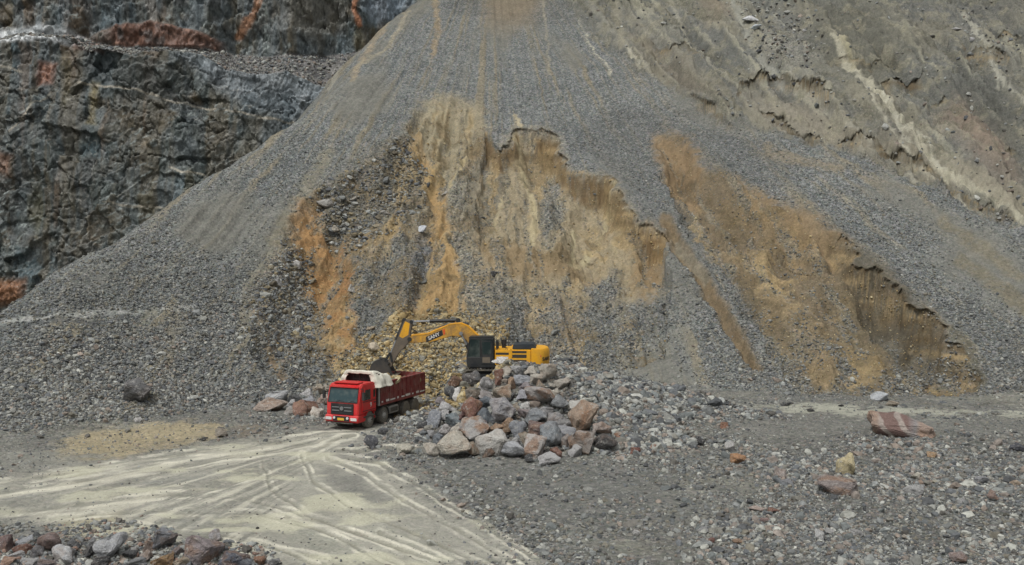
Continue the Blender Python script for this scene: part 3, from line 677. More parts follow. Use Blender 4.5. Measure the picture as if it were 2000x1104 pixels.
    vein = np.abs(n(0.22, 131)); mixin(0.55 * rockm * sstep(0.012, 0.0, vein) * sstep(0, 0.2, n(0.1, 137)), (168, 166, 156))
    nr, nc = Z.shape
    idx = np.arange(nr * nc).reshape(nr, nc)
    fc = np.stack([idx[:-1, :-1].ravel(), idx[:-1, 1:].ravel(), idx[1:, 1:].ravel(), idx[1:, :-1].ravel()], 1)
    co = np.stack([X.ravel(), Yd.ravel(), Zd.ravel()], 1)
    m, t, p = new_mat("blasted_rock")
    tc = nd(t, "ShaderNodeTexCoord"); at = nd(t, "ShaderNodeAttribute", attribute_name="col"); ag = nd(t, "ShaderNodeAttribute", attribute_name="grav")
    a = nd(t, "ShaderNodeTexNoise", i_Scale=1.6, i_Detail=7.0, i_Roughness=0.68, i_Distortion=0.8); t.links.new(tc.outputs["Object"], a.inputs["Vector"])
    vo = nd(t, "ShaderNodeTexVoronoi", i_Scale=1.5, feature='DISTANCE_TO_EDGE')
    mp = nd(t, "ShaderNodeMapping"); mp.inputs["Rotation"].default_value = (0.3, 0.5, 0.2); mp.inputs["Scale"].default_value = (1, 1, 0.55)
    t.links.new(tc.outputs["Object"], mp.inputs[0])
    wv = nd(t, "ShaderNodeVectorMath", operation='MULTIPLY_ADD'); wv.inputs[1].default_value = (0.5, 0.5, 0.5)
    t.links.new(a.outputs["Color"], wv.inputs[0]); t.links.new(mp.outputs[0], wv.inputs[2]); t.links.new(wv.outputs[0], vo.inputs["Vector"])
    vr = nd(t, "ShaderNodeTexVoronoi", i_Scale=4.0); t.links.new(wv.outputs[0], vr.inputs["Vector"])
    sp = nd(t, "ShaderNodeSeparateColor"); t.links.new(vr.outputs["Color"], sp.inputs[0])
    f = mathn(t, 'MULTIPLY', ramp(t, a.outputs["Fac"], 0.32, 0.68, 0.48, 1.2), mathn(t, 'ADD', 0.75, mathn(t, 'MULTIPLY', sp.outputs[0], 0.5)))
    v = nd(t, "ShaderNodeVectorMath", operation='SCALE'); t.links.new(at.outputs["Color"], v.inputs[0]); t.links.new(f, v.inputs["Scale"])
    t.links.new(v.outputs[0], p.inputs["Base Color"])
    p.inputs["Roughness"].default_value = 0.5; p.inputs["Specular IOR Level"].default_value = 0.4
    h = mathn(t, 'ADD', mathn(t, 'MULTIPLY', a.outputs["Fac"], 1.0), mathn(t, 'MULTIPLY', mathn(t, 'MINIMUM', vo.outputs["Distance"], 0.2), 1.3))
    b = nd(t, "ShaderNodeBump", i_Strength=0.55, i_Distance=0.22); t.links.new(h, b.inputs["Height"]); t.links.new(b.outputs[0], p.inputs["Normal"])
    o = mesh_from("cliff", co, fc, m, {"col": np.clip(col.reshape(-1, 3), 0.005, 1), "grav": rub.ravel()})
    o["kind"] = "structure"
    return rub, X, Yd, Zd, U0, V0
CLIFF = build_cliff()
# ------------------------------------------------------------------ loose stones nobody could count
def stone_material():
    m, t, p = new_mat("loose_stone")
    at = nd(t, "ShaderNodeAttribute", attribute_name="scol", attribute_type='INSTANCER')
    tc = nd(t, "ShaderNodeTexCoord")
    n = nd(t, "ShaderNodeTexNoise", i_Scale=1.6, i_Detail=3.0); t.links.new(tc.outputs["Object"], n.inputs["Vector"])
    v = nd(t, "ShaderNodeVectorMath", operation='SCALE'); t.links.new(at.outputs["Color"], v.inputs[0])
    t.links.new(ramp(t, n.outputs["Fac"], 0.3, 0.7, 0.8, 1.2), v.inputs["Scale"])
    t.links.new(v.outputs[0], p.inputs["Base Color"]); p.inputs["Roughness"].default_value = 0.9; p.inputs["Specular IOR Level"].default_value = 0.25
    return m
M_STONE = stone_material()

def scatter_group(sub):
    ng = bpy.data.node_groups.new("scatter_stones", 'GeometryNodeTree')
    ng.interface.new_socket("Geometry", in_out='INPUT', socket_type='NodeSocketGeometry')
    ng.interface.new_socket("Geometry", in_out='OUTPUT', socket_type='NodeSocketGeometry')
    N = lambda t, **k: nd(ng, t, **k)
    L = ng.links.new
    gi, go = N("NodeGroupInput"), N("NodeGroupOutput")
    g2i = N("GeometryNodeGeometryToInstance")
    for k in range(5):
        ic = N("GeometryNodeMeshIcoSphere"); ic.inputs["Radius"].default_value = 1.0; ic.inputs["Subdivisions"].default_value = sub
        nz = N("ShaderNodeTexNoise", noise_dimensions='4D'); nz.inputs["Scale"].default_value = 0.9; nz.inputs["W"].default_value = 3.7 * k + 1; nz.inputs["Detail"].default_value = 1.5
        sub_ = N("ShaderNodeVectorMath", operation='SUBTRACT'); sub_.inputs[1].default_value = (0.5, 0.5, 0.5)
        sc = N("ShaderNodeVectorMath", operation='SCALE'); sc.inputs["Scale"].default_value = 1.9
        sp = N("GeometryNodeSetPosition"); sm = N("GeometryNodeSetMaterial"); sm.inputs["Material"].default_value = M_STONE
        fl = N("GeometryNodeSetShadeSmooth"); fl.inputs["Shade Smooth"].default_value = False
        L(nz.outputs["Color"], sub_.inputs[0]); L(sub_.outputs[0], sc.inputs[0]); L(sc.outputs[0], sp.inputs["Offset"])
        L(ic.outputs["Mesh"], sp.inputs["Geometry"]); L(sp.outputs[0], fl.inputs[0]); L(fl.outputs[0], sm.inputs[0]); L(sm.outputs[0], g2i.inputs[0])
    iop = N("GeometryNodeInstanceOnPoints"); iop.inputs["Pick Instance"].default_value = True
    ar = N("GeometryNodeInputNamedAttribute", data_type='FLOAT_VECTOR'); ar.inputs["Name"].default_value = "srot"
    asz = N("GeometryNodeInputNamedAttribute", data_type='FLOAT_VECTOR'); asz.inputs["Name"].default_value = "ssize"
    av = N("GeometryNodeInputNamedAttribute", data_type='INT'); av.inputs["Name"].default_value = "svar"
    e2r = N("FunctionNodeEulerToRotation")
    L(gi.outputs[0], iop.inputs["Points"]); L(g2i.outputs[0], iop.inputs["Instance"])
    L(av.outputs[0], iop.inputs["Instance Index"]); L(ar.outputs[0], e2r.inputs[0]); L(e2r.outputs[0], iop.inputs["Rotation"]); L(asz.outputs[0], iop.inputs["Scale"])
    L(iop.outputs[0], go.inputs[0])
    return ng
NG1, NG2 = scatter_group(1), scatter_group(2)

# area each grid cell shows, so that stones spread evenly over what can be seen
UF, VF = to_uv(Xg, Yg, H)
AREA = np.zeros(H.shape)
AREA[:-1, :-1] = -((UF[:-1, 1:] - UF[:-1, :-1]) * (VF[1:, :-1] - VF[:-1, :-1]) - (VF[:-1, 1:] - VF[:-1, :-1]) * (UF[1:, :-1] - UF[:-1, :-1]))
AREA = np.where((UF > -160) & (UF < 2160) & (VF > -120) & (VF < 1220) & (AREA > 0), AREA, 0)

GREYS = [(118, 118, 118), (138, 138, 136), (100, 101, 104), (84, 84, 86), (148, 146, 142), (126, 122, 116), (106, 108, 108), (160, 158, 152), (132, 120, 112), (96, 92, 88)]
FAN = [(112, 112, 111), (128, 127, 124), (98, 99, 101), (88, 88, 89), (142, 140, 136), (118, 114, 106), (108, 108, 108), (122, 116, 106)]
OCHRES = [(150, 132, 100), (164, 146, 112), (144, 122, 86), (134, 124, 104), (176, 162, 132), (122, 106, 80), (126, 122, 114), (156, 134, 96)]
def stones(name, label, weight, n, med, sig, smax_, pal, ng, sink=0.25, flat=0.75, points=None, sort=False):
    if points is None:
        w = (AREA * weight).ravel(); w = w / w.sum()
        pick = RNG.choice(w.size, n, p=w)
        i, j = np.unravel_index(pick, H.shape)
        i = np.clip(i, 0, H.shape[0] - 2); j = np.clip(j, 0, H.shape[1] - 2)
        a, b = RNG.random(n), RNG.random(n)
        t = tcol[j] + (tcol[j + 1] - tcol[j]) * a; y = yrow[i] + (yrow[i + 1] - yrow[i]) * b
        x = t * y; z = Hs(x, y)
    else:
        x, y, z = points; n = len(x)
    r = np.minimum(med * np.exp(RNG.normal(0, sig, n)), smax_)
    if sort: r = r * (0.62 + 0.75 * np.clip((46 - z) / 44, 0, 1) ** 1.5)      # fines stay high, blocks roll to the toe
    sz = r[:, None] * np.stack([RNG.uniform(0.75, 1.3, n), RNG.uniform(0.75, 1.3, n), RNG.uniform(0.55, 0.95, n) * flat / 0.75], 1)
    z = z + r * (0.45 - sink)
    c = lin(np.array(pal, float))[RNG.integers(0, len(pal), n)] * np.exp(RNG.normal(-0.06, 0.15, n))[:, None] * np.array([0.97, 1.01, 0.985])
    me = bpy.data.meshes.new(name)
    me.vertices.add(n); me.vertices.foreach_set("co", np.stack([x, y, z], 1).astype(np.float32).ravel())
    rot = np.stack([RNG.normal(0, 0.45, n), RNG.normal(0, 0.45, n), RNG.uniform(0, 6.28, n)], 1)
    for an, arr in (("srot", rot), ("ssize", sz)):
        at = me.attributes.new(an, 'FLOAT_VECTOR', 'POINT'); at.data.foreach_set("vector", arr.astype(np.float32).ravel())
    at = me.attributes.new("scol", 'FLOAT_COLOR', 'POINT'); at.data.foreach_set("color", np.concatenate([np.clip(c, 0.01, 0.9), np.ones((n, 1))], 1).astype(np.float32).ravel())
    at = me.attributes.new("svar", 'INT', 'POINT'); at.data.foreach_set("value", RNG.integers(0, 5, n).astype(np.int32))
    me.materials.append(M_STONE)
    o = bpy.data.objects.new(name, me); C.objects.link(o)
    md = o.modifiers.new("scatter", 'NODES'); md.node_group = ng
    o["kind"] = "stuff"; o["label"] = label
    return o
def zmask(*polys, soft=14):
    m = np.zeros(H.shape)
    for pts in polys: m = np.maximum(m, boxed(pts, soft + 2, lambda a, b: sstep(-soft, soft, poly_sd(a, b, pts)), 0))
    return m
nob = 1 - zmask([(640, 838), (650, 720), (830, 720), (830, 800), (735, 842)], soft=4) * floor_m
clump = 0.25 + np.clip(0.6 + 1.6 * fbm2(Xg * 0.3, (Yg + B) * 0.3, 4, 701), 0, 1.6)
grv2 = np.clip((GRV - 0.4) * 1.7, 0, 1)
tz = talus_m * (1 - hill_m)
low = sstep(420, 800, V)
stones("gravel", "grey crushed gravel lying over the whole fan", tz * grv2 * (0.55 + 0.45 * clump), 110000, 0.052, 0.38, 0.24, FAN, NG1, sort=True)
ZF = zmask([(0, 700), (200, 640), (480, 600), (560, 740), (500, 830), (100, 870), (-60, 860)], [(500, 480), (600, 480), (640, 640), (640, 780), (480, 800)], soft=30)
stones("gravel", "coarser grey stones along the foot of the fan", talus_m * np.clip(ZF + 0.5 * sstep(650, 780, V) * (1 - zmask([(640, 560), (990, 560), (990, 800), (640, 800)])), 0, 1) * grv2 * clump, 26000, 0.068, 0.45, 0.36, GREYS, NG1)
stones("rubble", "broken rock in the upper part of the dug bowl", zmask([(610, 380), (700, 325), (800, 262), (835, 320), (820, 400), (760, 430), (690, 470), (640, 440)], [(490, 600), (540, 510), (600, 470), (640, 640), (560, 680)], soft=14) * talus_m * clump, 2600, 0.10, 0.5, 0.5, GREYS[:5]+ [(120,112,98),(134,122,100),(104,96,84)], NG2)
stones("rubble", "tan rubble spilling down behind the truck", zmask([(660, 720), (720, 650), (800, 600), (900, 600), (985, 640), (985, 720), (900, 800), (790, 800), (700, 770)], soft=12) * (1 - floor_m), 11000, 0.08, 0.5, 0.4, OCHRES, NG2)
stones("gravel", "small ochre stones on the digging face", bw * (1 - grv2 * 0.7), 9000, 0.04, 0.45, 0.2, OCHRES, NG1)
stones("gravel", "stray stones on the upper hillside", hill_m * (0.06 + zmask([(1470, 90), (1560, 60), (1600, 140), (1520, 160)], [(1400, 0), (1540, 20), (1560, 60), (1450, 60)], soft=30) + 0.3 * zmask([(1880, 40), (2000, 100), (1960, 160), (1880, 100)])), 1500, 0.13, 0.5, 0.55, GREYS, NG1)
PZ = zmask([(820, 880), (850, 800), (890, 740), (960, 700), (1080, 700), (1110, 750), (1180, 860), (1170, 905), (860, 900)], soft=10)
MZ = mound_m * nob * (1 - 0.75 * PZ)
stones("rubble", "grey broken stone heaped beside the big boulders", MZ * (0.35 + zmask([(1090, 715), (1200, 715), (1330, 765), (1450, 850), (1500, 880), (1400, 905), (1180, 900), (1150, 800)], soft=25)), 9000, 0.11, 0.42, 0.4, GREYS, NG2)
stones("rubble", "grey broken stone heaped beside the big boulders", MZ, 12000, 0.065, 0.4, 0.25, GREYS, NG1)
RB = zmask([(1180, 800), (1400, 800), (1500, 870), (1530, 905), (1400, 910), (1180, 900)], [(1650, 850), (1800, 850), (2050, 860), (2050, 925), (1800, 920), (1680, 890)], [(1720, 930), (2050, 930), (2050, 990), (1800, 990)], [(1400, 880), (1600, 880), (1640, 930), (1500, 930)], [(700, 850), (830, 820), (850, 890), (760, 890)], [(480, 800), (650, 800), (640, 830), (480, 830)], [(1340, 1040), (1500, 1020), (1560, 1104), (1340, 1104)], soft=22)
fl2 = floor_m * nob * (1 - road_m)
rightz = sstep(1250, 1700, U) * sstep(850, 900, V)
stones("gravel", "coarse stones strewn over the quarry floor", fl2 * (RB * 1.3 + 0.22 * rightz + 0.02) * clump, 9000, 0.065, 0.5, 0.3, GREYS + [(132, 122, 116)], NG2)
stones("gravel", "fine gravel on the quarry floor", fl2 * (0.25 + rightz + RB) * clump * (1 - 0.75 * zmask([(860, 910), (1150, 915), (1300, 945), (1350, 1010), (1150, 1030), (960, 990)], soft=30)), 76000, 0.028, 0.5, 0.11, GREYS, NG1)
stones("gravel", "loose pebbles along the haul road", floor_m * road_m * (0.3 + clump), 700, 0.022, 0.5, 0.12, GREYS, NG1)
stones("rubble", "small broken stone between the boulders by the road", zmask([(-40, 1040), (260, 1035), (520, 1070), (560, 1110), (-40, 1110)], soft=14) * floor_m, 2600, 0.05, 0.5, 0.16, GREYS + [(136, 112, 102)], NG2)
def cliff_stones():
    rub, X, Y, Z, U0, V0 = CLIFF
    i, j = np.nonzero(rub > 0.5)
    ok = (U0[i, j] > -40) & (U0[i, j] < 800)
    i, j = i[ok], j[ok]
    k = RNG.choice(len(i), 6000)
    return X[i[k], j[k]] + RNG.normal(0, .15, 6000), Y[i[k], j[k]] + RNG.normal(0, .1, 6000), Z[i[k], j[k]]
stones("gravel", "pale grey scree on the bench above the dark cliff", None, 0, 0.11, 0.45, 0.45, GREYS, NG1, points=cliff_stones())
# ------------------------------------------------------------------ building blocks for made things
class MB:
    """collects shapes and links them as ONE mesh object"""
    def __init__(s): s.v, s.f = [], []
    def add(s, vs, fs, M=None):
        o = len(s.v)
        s.v += [tuple(M @ Vector(p)) if M else tuple(p) for p in vs]
        s.f += [tuple(i + o for i in q) for q in fs]
    def box(s, x0, x1, y0, y1, z0, z1, M=None):
        s.add([(x0, y0, z0), (x1, y0, z0), (x1, y1, z0), (x0, y1, z0), (x0, y0, z1), (x1, y0, z1), (x1, y1, z1), (x0, y1, z1)],
              [(3, 2, 1, 0), (4, 5, 6, 7), (0, 1, 5, 4), (1, 2, 6, 5), (2, 3, 7, 6), (3, 0, 4, 7)], M)
    def prism(s, prof, y0, y1, M=None, inset=None):
        """XZ outline pushed along Y; inset lets the far ends taper"""
        n = len(prof)
        s.add([(p[0], y0, p[1]) for p in prof] + [(p[0], y1, p[1]) for p in prof],
              [tuple(range(n)), tuple(reversed(range(n, 2 * n)))] + [(i, i + n, (i + 1) % n + n, (i + 1) % n) for i in range(n)], M)
    def tube(s, p0, p1, r, n=12, r1=None):
        p0, p1 = Vector(p0), Vector(p1); r1 = r if r1 is None else r1
        q = (p1 - p0).to_track_quat('Z', 'Y'); a = []
        for c, rr in ((p0, r), (p1, r1)):
            a += [tuple(c + q @ Vector((rr * math.cos(2 * math.pi * k / n), rr * math.sin(2 * math.pi * k / n), 0))) for k in range(n)]
        s.add(a, [tuple(reversed(range(n))), tuple(range(n, 2 * n))] + [(k, (k + 1) % n, (k + 1) % n + n, k + n) for k in range(n)])
    def path(s, pts, r, n=8):
        for a, b in zip(pts, pts[1:]): s.tube(a, b, r, n)
    def lathe(s, prof, cx, cy, cz, n=28, sgn=1):
        """profile of (radius, y) turned about a Y axis"""
        m = len(prof)
        vs_ = [(cx + r * math.cos(2 * math.pi * k / n), cy + sgn * y, cz + r * math.sin(2 * math.pi * k / n)) for r, y in prof for k in range(n)]
        fs_ = [(i * n + k, i * n + (k + 1) % n, (i + 1) * n + (k + 1) % n, (i + 1) * n + k) for i in range(m - 1) for k in range(n)]
        fs_ += [tuple(range(n)), tuple(reversed(range((m - 1) * n, m * n)))]
        s.add(vs_, fs_)
    def quad(s, a, b, c, d, th=0.02):
        """a thin solid plate"""
        a, b, c, d = map(Vector, (a, b, c, d)); n = (b - a).cross(d - a).normalized() * th
        s.add([a, b, c, d, a - n, b - n, c - n, d - n], [(0, 1, 2, 3), (7, 6, 5, 4), (0, 4, 5, 1), (1, 5, 6, 2), (2, 6, 7, 3), (3, 7, 4, 0)])
    def build(s, name, mat, parent=None, bevel=0.0, smooth=False):
        me = bpy.data.meshes.new(name); me.from_pydata(s.v, [], s.f)
        bm = bmesh.new(); bm.from_mesh(me); bmesh.ops.recalc_face_normals(bm, faces=bm.faces)
        if bevel:
            es = [e for e in bm.edges if len(e.link_faces) == 2 and e.calc_face_angle(0) > 0.5]
            bmesh.ops.bevel(bm, geom=es, offset=bevel, segments=2, affect='EDGES', clamp_overlap=True)
        if smooth:
            for f in bm.faces: f.smooth = True
            for e in bm.edges:
                if len(e.link_faces) == 2 and e.calc_face_angle(0) > 0.6: e.smooth = False
        bm.to_mesh(me); bm.free()
        me.materials.append(mat)
        o = bpy.data.objects.new(name, me); C.objects.link(o)
        if parent: o.parent = parent
        return o

def thing(name, label, cat, loc=(0, 0, 0), rotz=0.0, group=None):
    o = bpy.data.objects.new(name, None); C.objects.link(o)
    o.location = loc; o.rotation_euler = (0, 0, rotz); o.empty_display_size = 0.3
    tag(o, label, cat, group); return o
def tag(o, label, cat, group=None):
    o["label"] = label; o["category"] = cat
    if group: o["group"] = group
    return o

def paint_mat(name, rgb, rough=0.45, dirt=(120, 110, 92), amt=0.35, metal=0.0, scale=1.6, lo=0.45, hi=0.72):
    m, t, p = new_mat(name)
    tc = nd(t, "ShaderNodeTexCoord")
    n = nd(t, "ShaderNodeTexNoise", i_Scale=scale, i_Detail=7.0, i_Roughness=0.65); t.links.new(tc.outputs["Object"], n.inputs["Vector"])
    n2 = nd(t, "ShaderNodeTexNoise", i_Scale=scale * 6, i_Detail=4.0); t.links.new(tc.outputs["Object"], n2.inputs["Vector"])
    f = mathn(t, 'MULTIPLY', ramp(t, mathn(t, 'ADD', mathn(t, 'MULTIPLY', n.outputs["Fac"], 0.75), mathn(t, 'MULTIPLY', n2.outputs["Fac"], 0.25)), lo, hi), amt)
    t.links.new(mixc(t, f, tuple(lin(rgb)), tuple(lin(dirt))), p.inputs["Base Color"])
    t.links.new(ramp(t, f, 0, 0.6, rough, 0.9), p.inputs["Roughness"])
    p.inputs["Metallic"].default_value = metal
    return m
def glass_mat(name, rgb=(26, 44, 46), rough=0.08):
    m, t, p = new_mat(name)
    tc = nd(t, "ShaderNodeTexCoord"); n = nd(t, "ShaderNodeTexNoise", i_Scale=2.2, i_Detail=4.0); t.links.new(tc.outputs["Object"], n.inputs["Vector"])
    t.links.new(mixc(t, ramp(t, n.outputs["Fac"], 0.45, 0.7, 0, 0.35), tuple(lin(rgb)), tuple(lin((110, 116, 108)))), p.inputs["Base Color"])
    t.links.new(ramp(t, n.outputs["Fac"], 0.4, 0.7, rough, 0.3), p.inputs["Roughness"]); p.inputs["Specular IOR Level"].default_value = 0.6
    return m
P_RED = paint_mat("red_cab_paint", (196, 26, 32), 0.42, (140, 100, 86), 0.6, lo=0.4)
P_BOX = paint_mat("worn_maroon_box_paint", (118, 50, 48), 0.7, (140, 112, 104), 0.85, scale=2.2)
P_HEAD = paint_mat("dark_brown_headboard", (66, 46, 46), 0.7, (104, 88, 80), 0.5)
P_BLACK = paint_mat("black_plastic", (30, 32, 34), 0.5, (96, 92, 84), 0.3)
P_CHASSIS = paint_mat("dusty_chassis_steel", (62, 62, 60), 0.7, (126, 120, 106), 0.7)
P_TYRE = paint_mat("dusty_tyre_rubber", (84, 82, 77), 0.9, (146, 140, 126), 0.85, lo=0.38)
P_RIM = paint_mat("dusty_wheel_steel", (160, 159, 154), 0.6, (150, 144, 130), 0.6)
P_TANK = paint_mat("dusty_aluminium_tank", (150, 150, 146), 0.5, (120, 112, 98), 0.7)
P_TARP = paint_mat("off_white_tarpaulin", (206, 204, 190), 0.8, (140, 134, 116), 0.5, scale=2.6)
P_LAMP = paint_mat("lamp_glass", (206, 206, 204), 0.2, (150, 150, 146), 0.3)
P_CHROME = paint_mat("dull_chrome", (150, 152, 154), 0.3, (110, 108, 102), 0.4, metal=0.6)
P_PLATE = paint_mat("yellow_plate", (206, 166, 60), 0.5, (130, 110, 80), 0.5)
P_WHITE = paint_mat("white_reflector", (210, 208, 204), 0.5, (150, 130, 120), 0.6, scale=5)
P_YEL = paint_mat("yellow_machine_paint", (222, 162, 28), 0.45, (140, 112, 66), 0.6, lo=0.42)
P_YELD = paint_mat("muddy_yellow_paint", (206, 152, 40), 0.55, (112, 98, 80), 0.75, lo=0.36, hi=0.58)
P_STICK = paint_mat("mud_caked_steel", (92, 84, 74), 0.8, (126, 114, 96), 0.8)
P_BUCKET = paint_mat("dark_bucket_steel", (48, 47, 46), 0.6, (96, 88, 76), 0.6)
P_DARK = paint_mat("dark_machine_grey", (28, 32, 35), 0.5, (90, 86, 78), 0.35)
P_HOOD = paint_mat("blue_black_hood", (32, 42, 50), 0.5, (70, 74, 76), 0.4)
P_TRACK = paint_mat("dusty_track_steel", (78, 76, 70), 0.7, (140, 132, 114), 0.7)
P_CAVITY = paint_mat("radiator_grille_dark", (52, 48, 42), 0.8, (80, 74, 62), 0.5)
P_ORANGE = paint_mat("orange_red_decal", (206, 84, 36), 0.5, (140, 100, 70), 0.3)
G_WIND = glass_mat("windscreen_glass", (22, 52, 56)); G_CAB = glass_mat("cab_glass", (30, 44, 44))

def lettering(text, name, size, mat, parent, M, depth=0.012):
    cu = bpy.data.curves.new(name, 'FONT'); cu.body = text; cu.size = size; cu.extrude = depth; cu.offset = size * 0.02
    cu.align_x = 'CENTER'; cu.align_y = 'CENTER'
    tmp = bpy.data.objects.new(name, cu); C.objects.link(tmp)
    bpy.context.view_layer.update()
    me = bpy.data.meshes.new_from_object(tmp.evaluated_get(bpy.context.evaluated_depsgraph_get()))
    bpy.data.objects.remove(tmp); bpy.data.curves.remove(cu)
    me.transform(M); me.name = name
    me.materials.clear(); me.materials.append(mat)
    o = bpy.data.objects.new(name, me); C.objects.link(o); o.parent = parent
    return o
def frame_M(origin, xdir, ydir):
    x = Vector(xdir).normalized(); y = Vector(ydir).normalized(); z = x.cross(y)
    return Matrix(((x.x, y.x, z.x, origin[0]), (x.y, y.y, z.y, origin[1]), (x.z, y.z, z.z, origin[2]), (0, 0, 0, 1)))

# ------------------------------------------------------------------ dump truck   (local: +X forward, +Y its own left, Z up; origin on the ground under the first axle)
def build_truck():
    loc = (-10.55, 68.1); rz = math.atan2(-5.7, -2.4)
    t = thing("dump_truck", "red four-axle dump truck with a white tarpaulin rolled over its front headboard", "truck", (*loc, 0.0), rz)
    # cab shell: side outline pushed across, front corners chamfered by hand
    m = MB()
    prof = [(-0.78, 0.95), (-0.78, 2.86), (-0.55, 3.0), (0.85, 2.98), (1.12, 2.84), (1.42, 1.78), (1.46, 1.2), (1.46, 0.98), (0.62, 0.98), (0.5, 1.1), (-0.5, 1.1), (-0.6, 0.95)]
    m.prism(prof, -1.22, 1.22)
    body = m.build("cab", P_RED, t, 0.06, True)
    m = MB(); m.box(0.35, 1.02, -0.95, 0.95, 3.0, 3.07); m.build("roof_cap", P_RED, body, 0.03, True)
    # windscreen, follows the rake between (1.12,2.84) and (1.42,1.78)
    def rake(z): return 1.12 + (2.84 - z) / 1.06 * 0.30
    m = MB(); m.quad((rake(1.82) + .022, -1.1, 1.82), (rake(1.82) + .022, 1.1, 1.82), (rake(2.72) + .022, 1.06, 2.72), (rake(2.72) + .022, -1.06, 2.72), 0.02)
    ws = m.build("windscreen", G_WIND, body)
    m = MB()
    for a, b in (((1.82, -1.1), (1.82, 1.1)), ((2.72, -1.06), (2.72, 1.06)), ((1.82, -1.1), (2.72, -1.06)), ((1.82, 1.1), (2.72, 1.06))):
        m.tube((rake(a[0]) + .025, a[1], a[0]), (rake(b[0]) + .025, b[1], b[0]), 0.03, 6)
    m.build("windscreen_seal", P_BLACK, ws)
    m = MB()
    for y in (-0.5, 0.45):
        m = MB(); m.path([(rake(1.8) + .06, y, 1.8), (rake(1.9) + .06, y + 0.25, 1.93), (rake(1.86) + .06, y + 0.6, 1.86)], 0.015, 5); m.build("wiper", P_BLACK, ws)
    m = MB(); m.box(rake(2.75) - .02, rake(2.75) + .16, -1.1, 1.1, 2.76, 2.83); m.build("sun_visor", P_RED, body, 0.02)
    # grille with two bright bars and an emblem
    m = MB(); m.prism([(1.46, 1.02), (1.52, 1.02), (1.5, 1.74), (1.45, 1.74)], -0.86, 0.86)
    gr_ = m.build("grille", P_BLACK, body, 0.02)
    for z in (1.28, 1.5):
        for y in (-0.74, 0.18):
            m = MB(); m.box(1.52, 1.555, y, y + 0.56, z - .03, z + .03); m.build("grille_bar", P_CHROME, gr_, 0.008)
    m = MB(); m.tube((1.5, 0, 1.42), (1.575, 0, 1.42), 0.13, 16); m.box(1.56, 1.59, -0.02, 0.02, 1.3, 1.54); m.build("emblem", P_CHROME, gr_)
    # bumper, lamps, plate
    m = MB(); m.prism([(0.62, 0.52), (1.46, 0.5), (1.62, 0.58), (1.62, 0.86), (1.5, 1.0), (0.62, 1.0)], -1.25, 1.25)
    bp = m.build("bumper", P_RED, t, 0.05, True)
    m = MB(); m.box(1.6, 1.645, -0.62, 0.62, 0.6, 0.94); m.build("bumper_grille", P_BLACK, bp, 0.015)
    m = MB(); m.box(1.2, 1.6, -0.85, 0.85, 0.44, 0.505); m.build("tow_bar", P_CHASSIS, bp, 0.01)
    for y in (-1, 1):
        m = MB(); m.box(1.615, 1.65, min(y * .72, y * 1.18), max(y * .72, y * 1.18), 0.66, 0.85); m.build("headlight", P_LAMP, bp, 0.015)
        m = MB(); m.tube((1.64, y * 0.5, 0.82), (1.69, y * 0.5, 0.82), 0.085, 14); m.build("fog_lamp", P_LAMP, bp)
    m = MB(); m.box(1.645, 1.66, -0.26, 0.24, 0.66, 0.82); m.build("licence_plate", P_PLATE, bp)
    # doors: the near one stands a hand's breadth proud, with a window, a handle and the number
    for s in (1, -1):
        y0 = 1.225 * s
        m = MB(); m.prism([(-0.72, 1.12), (-0.72, 2.72), (0.74, 2.72), (1.02, 1.86), (1.02, 1.12)], y0, y0 + 0.04 * s)
        d = m.build("door", P_RED, t, 0.012)
        m = MB(); m.prism([(0.02, 1.9), (0.02, 2.58), (0.64, 2.58), (0.86, 1.9)], y0 + 0.041 * s, y0 + 0.055 * s); m.build("window", G_CAB, d)
        m = MB(); m.prism([(-0.6, 2.0), (-0.6, 2.5), (-0.36, 2.5), (-0.36, 2.0)], y0 + 0.041 * s, y0 + 0.055 * s); m.build("window", G_CAB, d)
        m = MB(); m.box(-0.62, -0.42, min(y0 + .04 * s, y0 + .08 * s), max(y0 + .04 * s, y0 + .08 * s), 1.62, 1.68); m.build("handle", P_BLACK, d)
        m = MB(); m.box(-0.72, 1.0, min(y0 + .04 * s, y0 + .06 * s), max(y0 + .04 * s, y0 + .06 * s), 1.8, 1.835); m.box(-0.72, 1.0, min(y0 + .04 * s, y0 + .06 * s), max(y0 + .04 * s, y0 + .06 * s), 1.2, 1.235); m.build("door_trim", P_BLACK, d)
        if s == 1:
            m = MB(); m.tube((-0.02, y0 + .04, 1.53), (-0.02, y0 + .048, 1.53), 0.17, 20); m.build("number_disc", P_RED, d)
            lettering("9", "number", 0.42, P_WHITE, d, frame_M((-0.02, y0 + .056, 1.53), (-1, 0, 0), (0, 0, 1)), 0.006)
        m = MB(); m.box(-0.5, 0.9, min(y0, y0 + .1 * s), max(y0, y0 + .1 * s), 0.78, 0.86); m.box(-0.45, 0.0, min(y0 - .05 * s, y0 + .1 * s), max(y0 - .05 * s, y0 + .1 * s), 0.5, 0.56)
        m.build("cab_step", P_CHASSIS, t, 0.01)
        m = MB(); m.path([(1.1, 1.2 * s, 2.7), (1.3, 1.5 * s, 2.72), (1.3, 1.5 * s, 2.5)], 0.025, 6); a = m.build("mirror_arm", P_BLACK, t)
        m = MB(); m.box(1.22, 1.34, min(1.4 * s, 1.62 * s), max(1.4 * s, 1.62 * s), 1.98, 2.52); m.build("mirror", P_BLACK, a, 0.03)
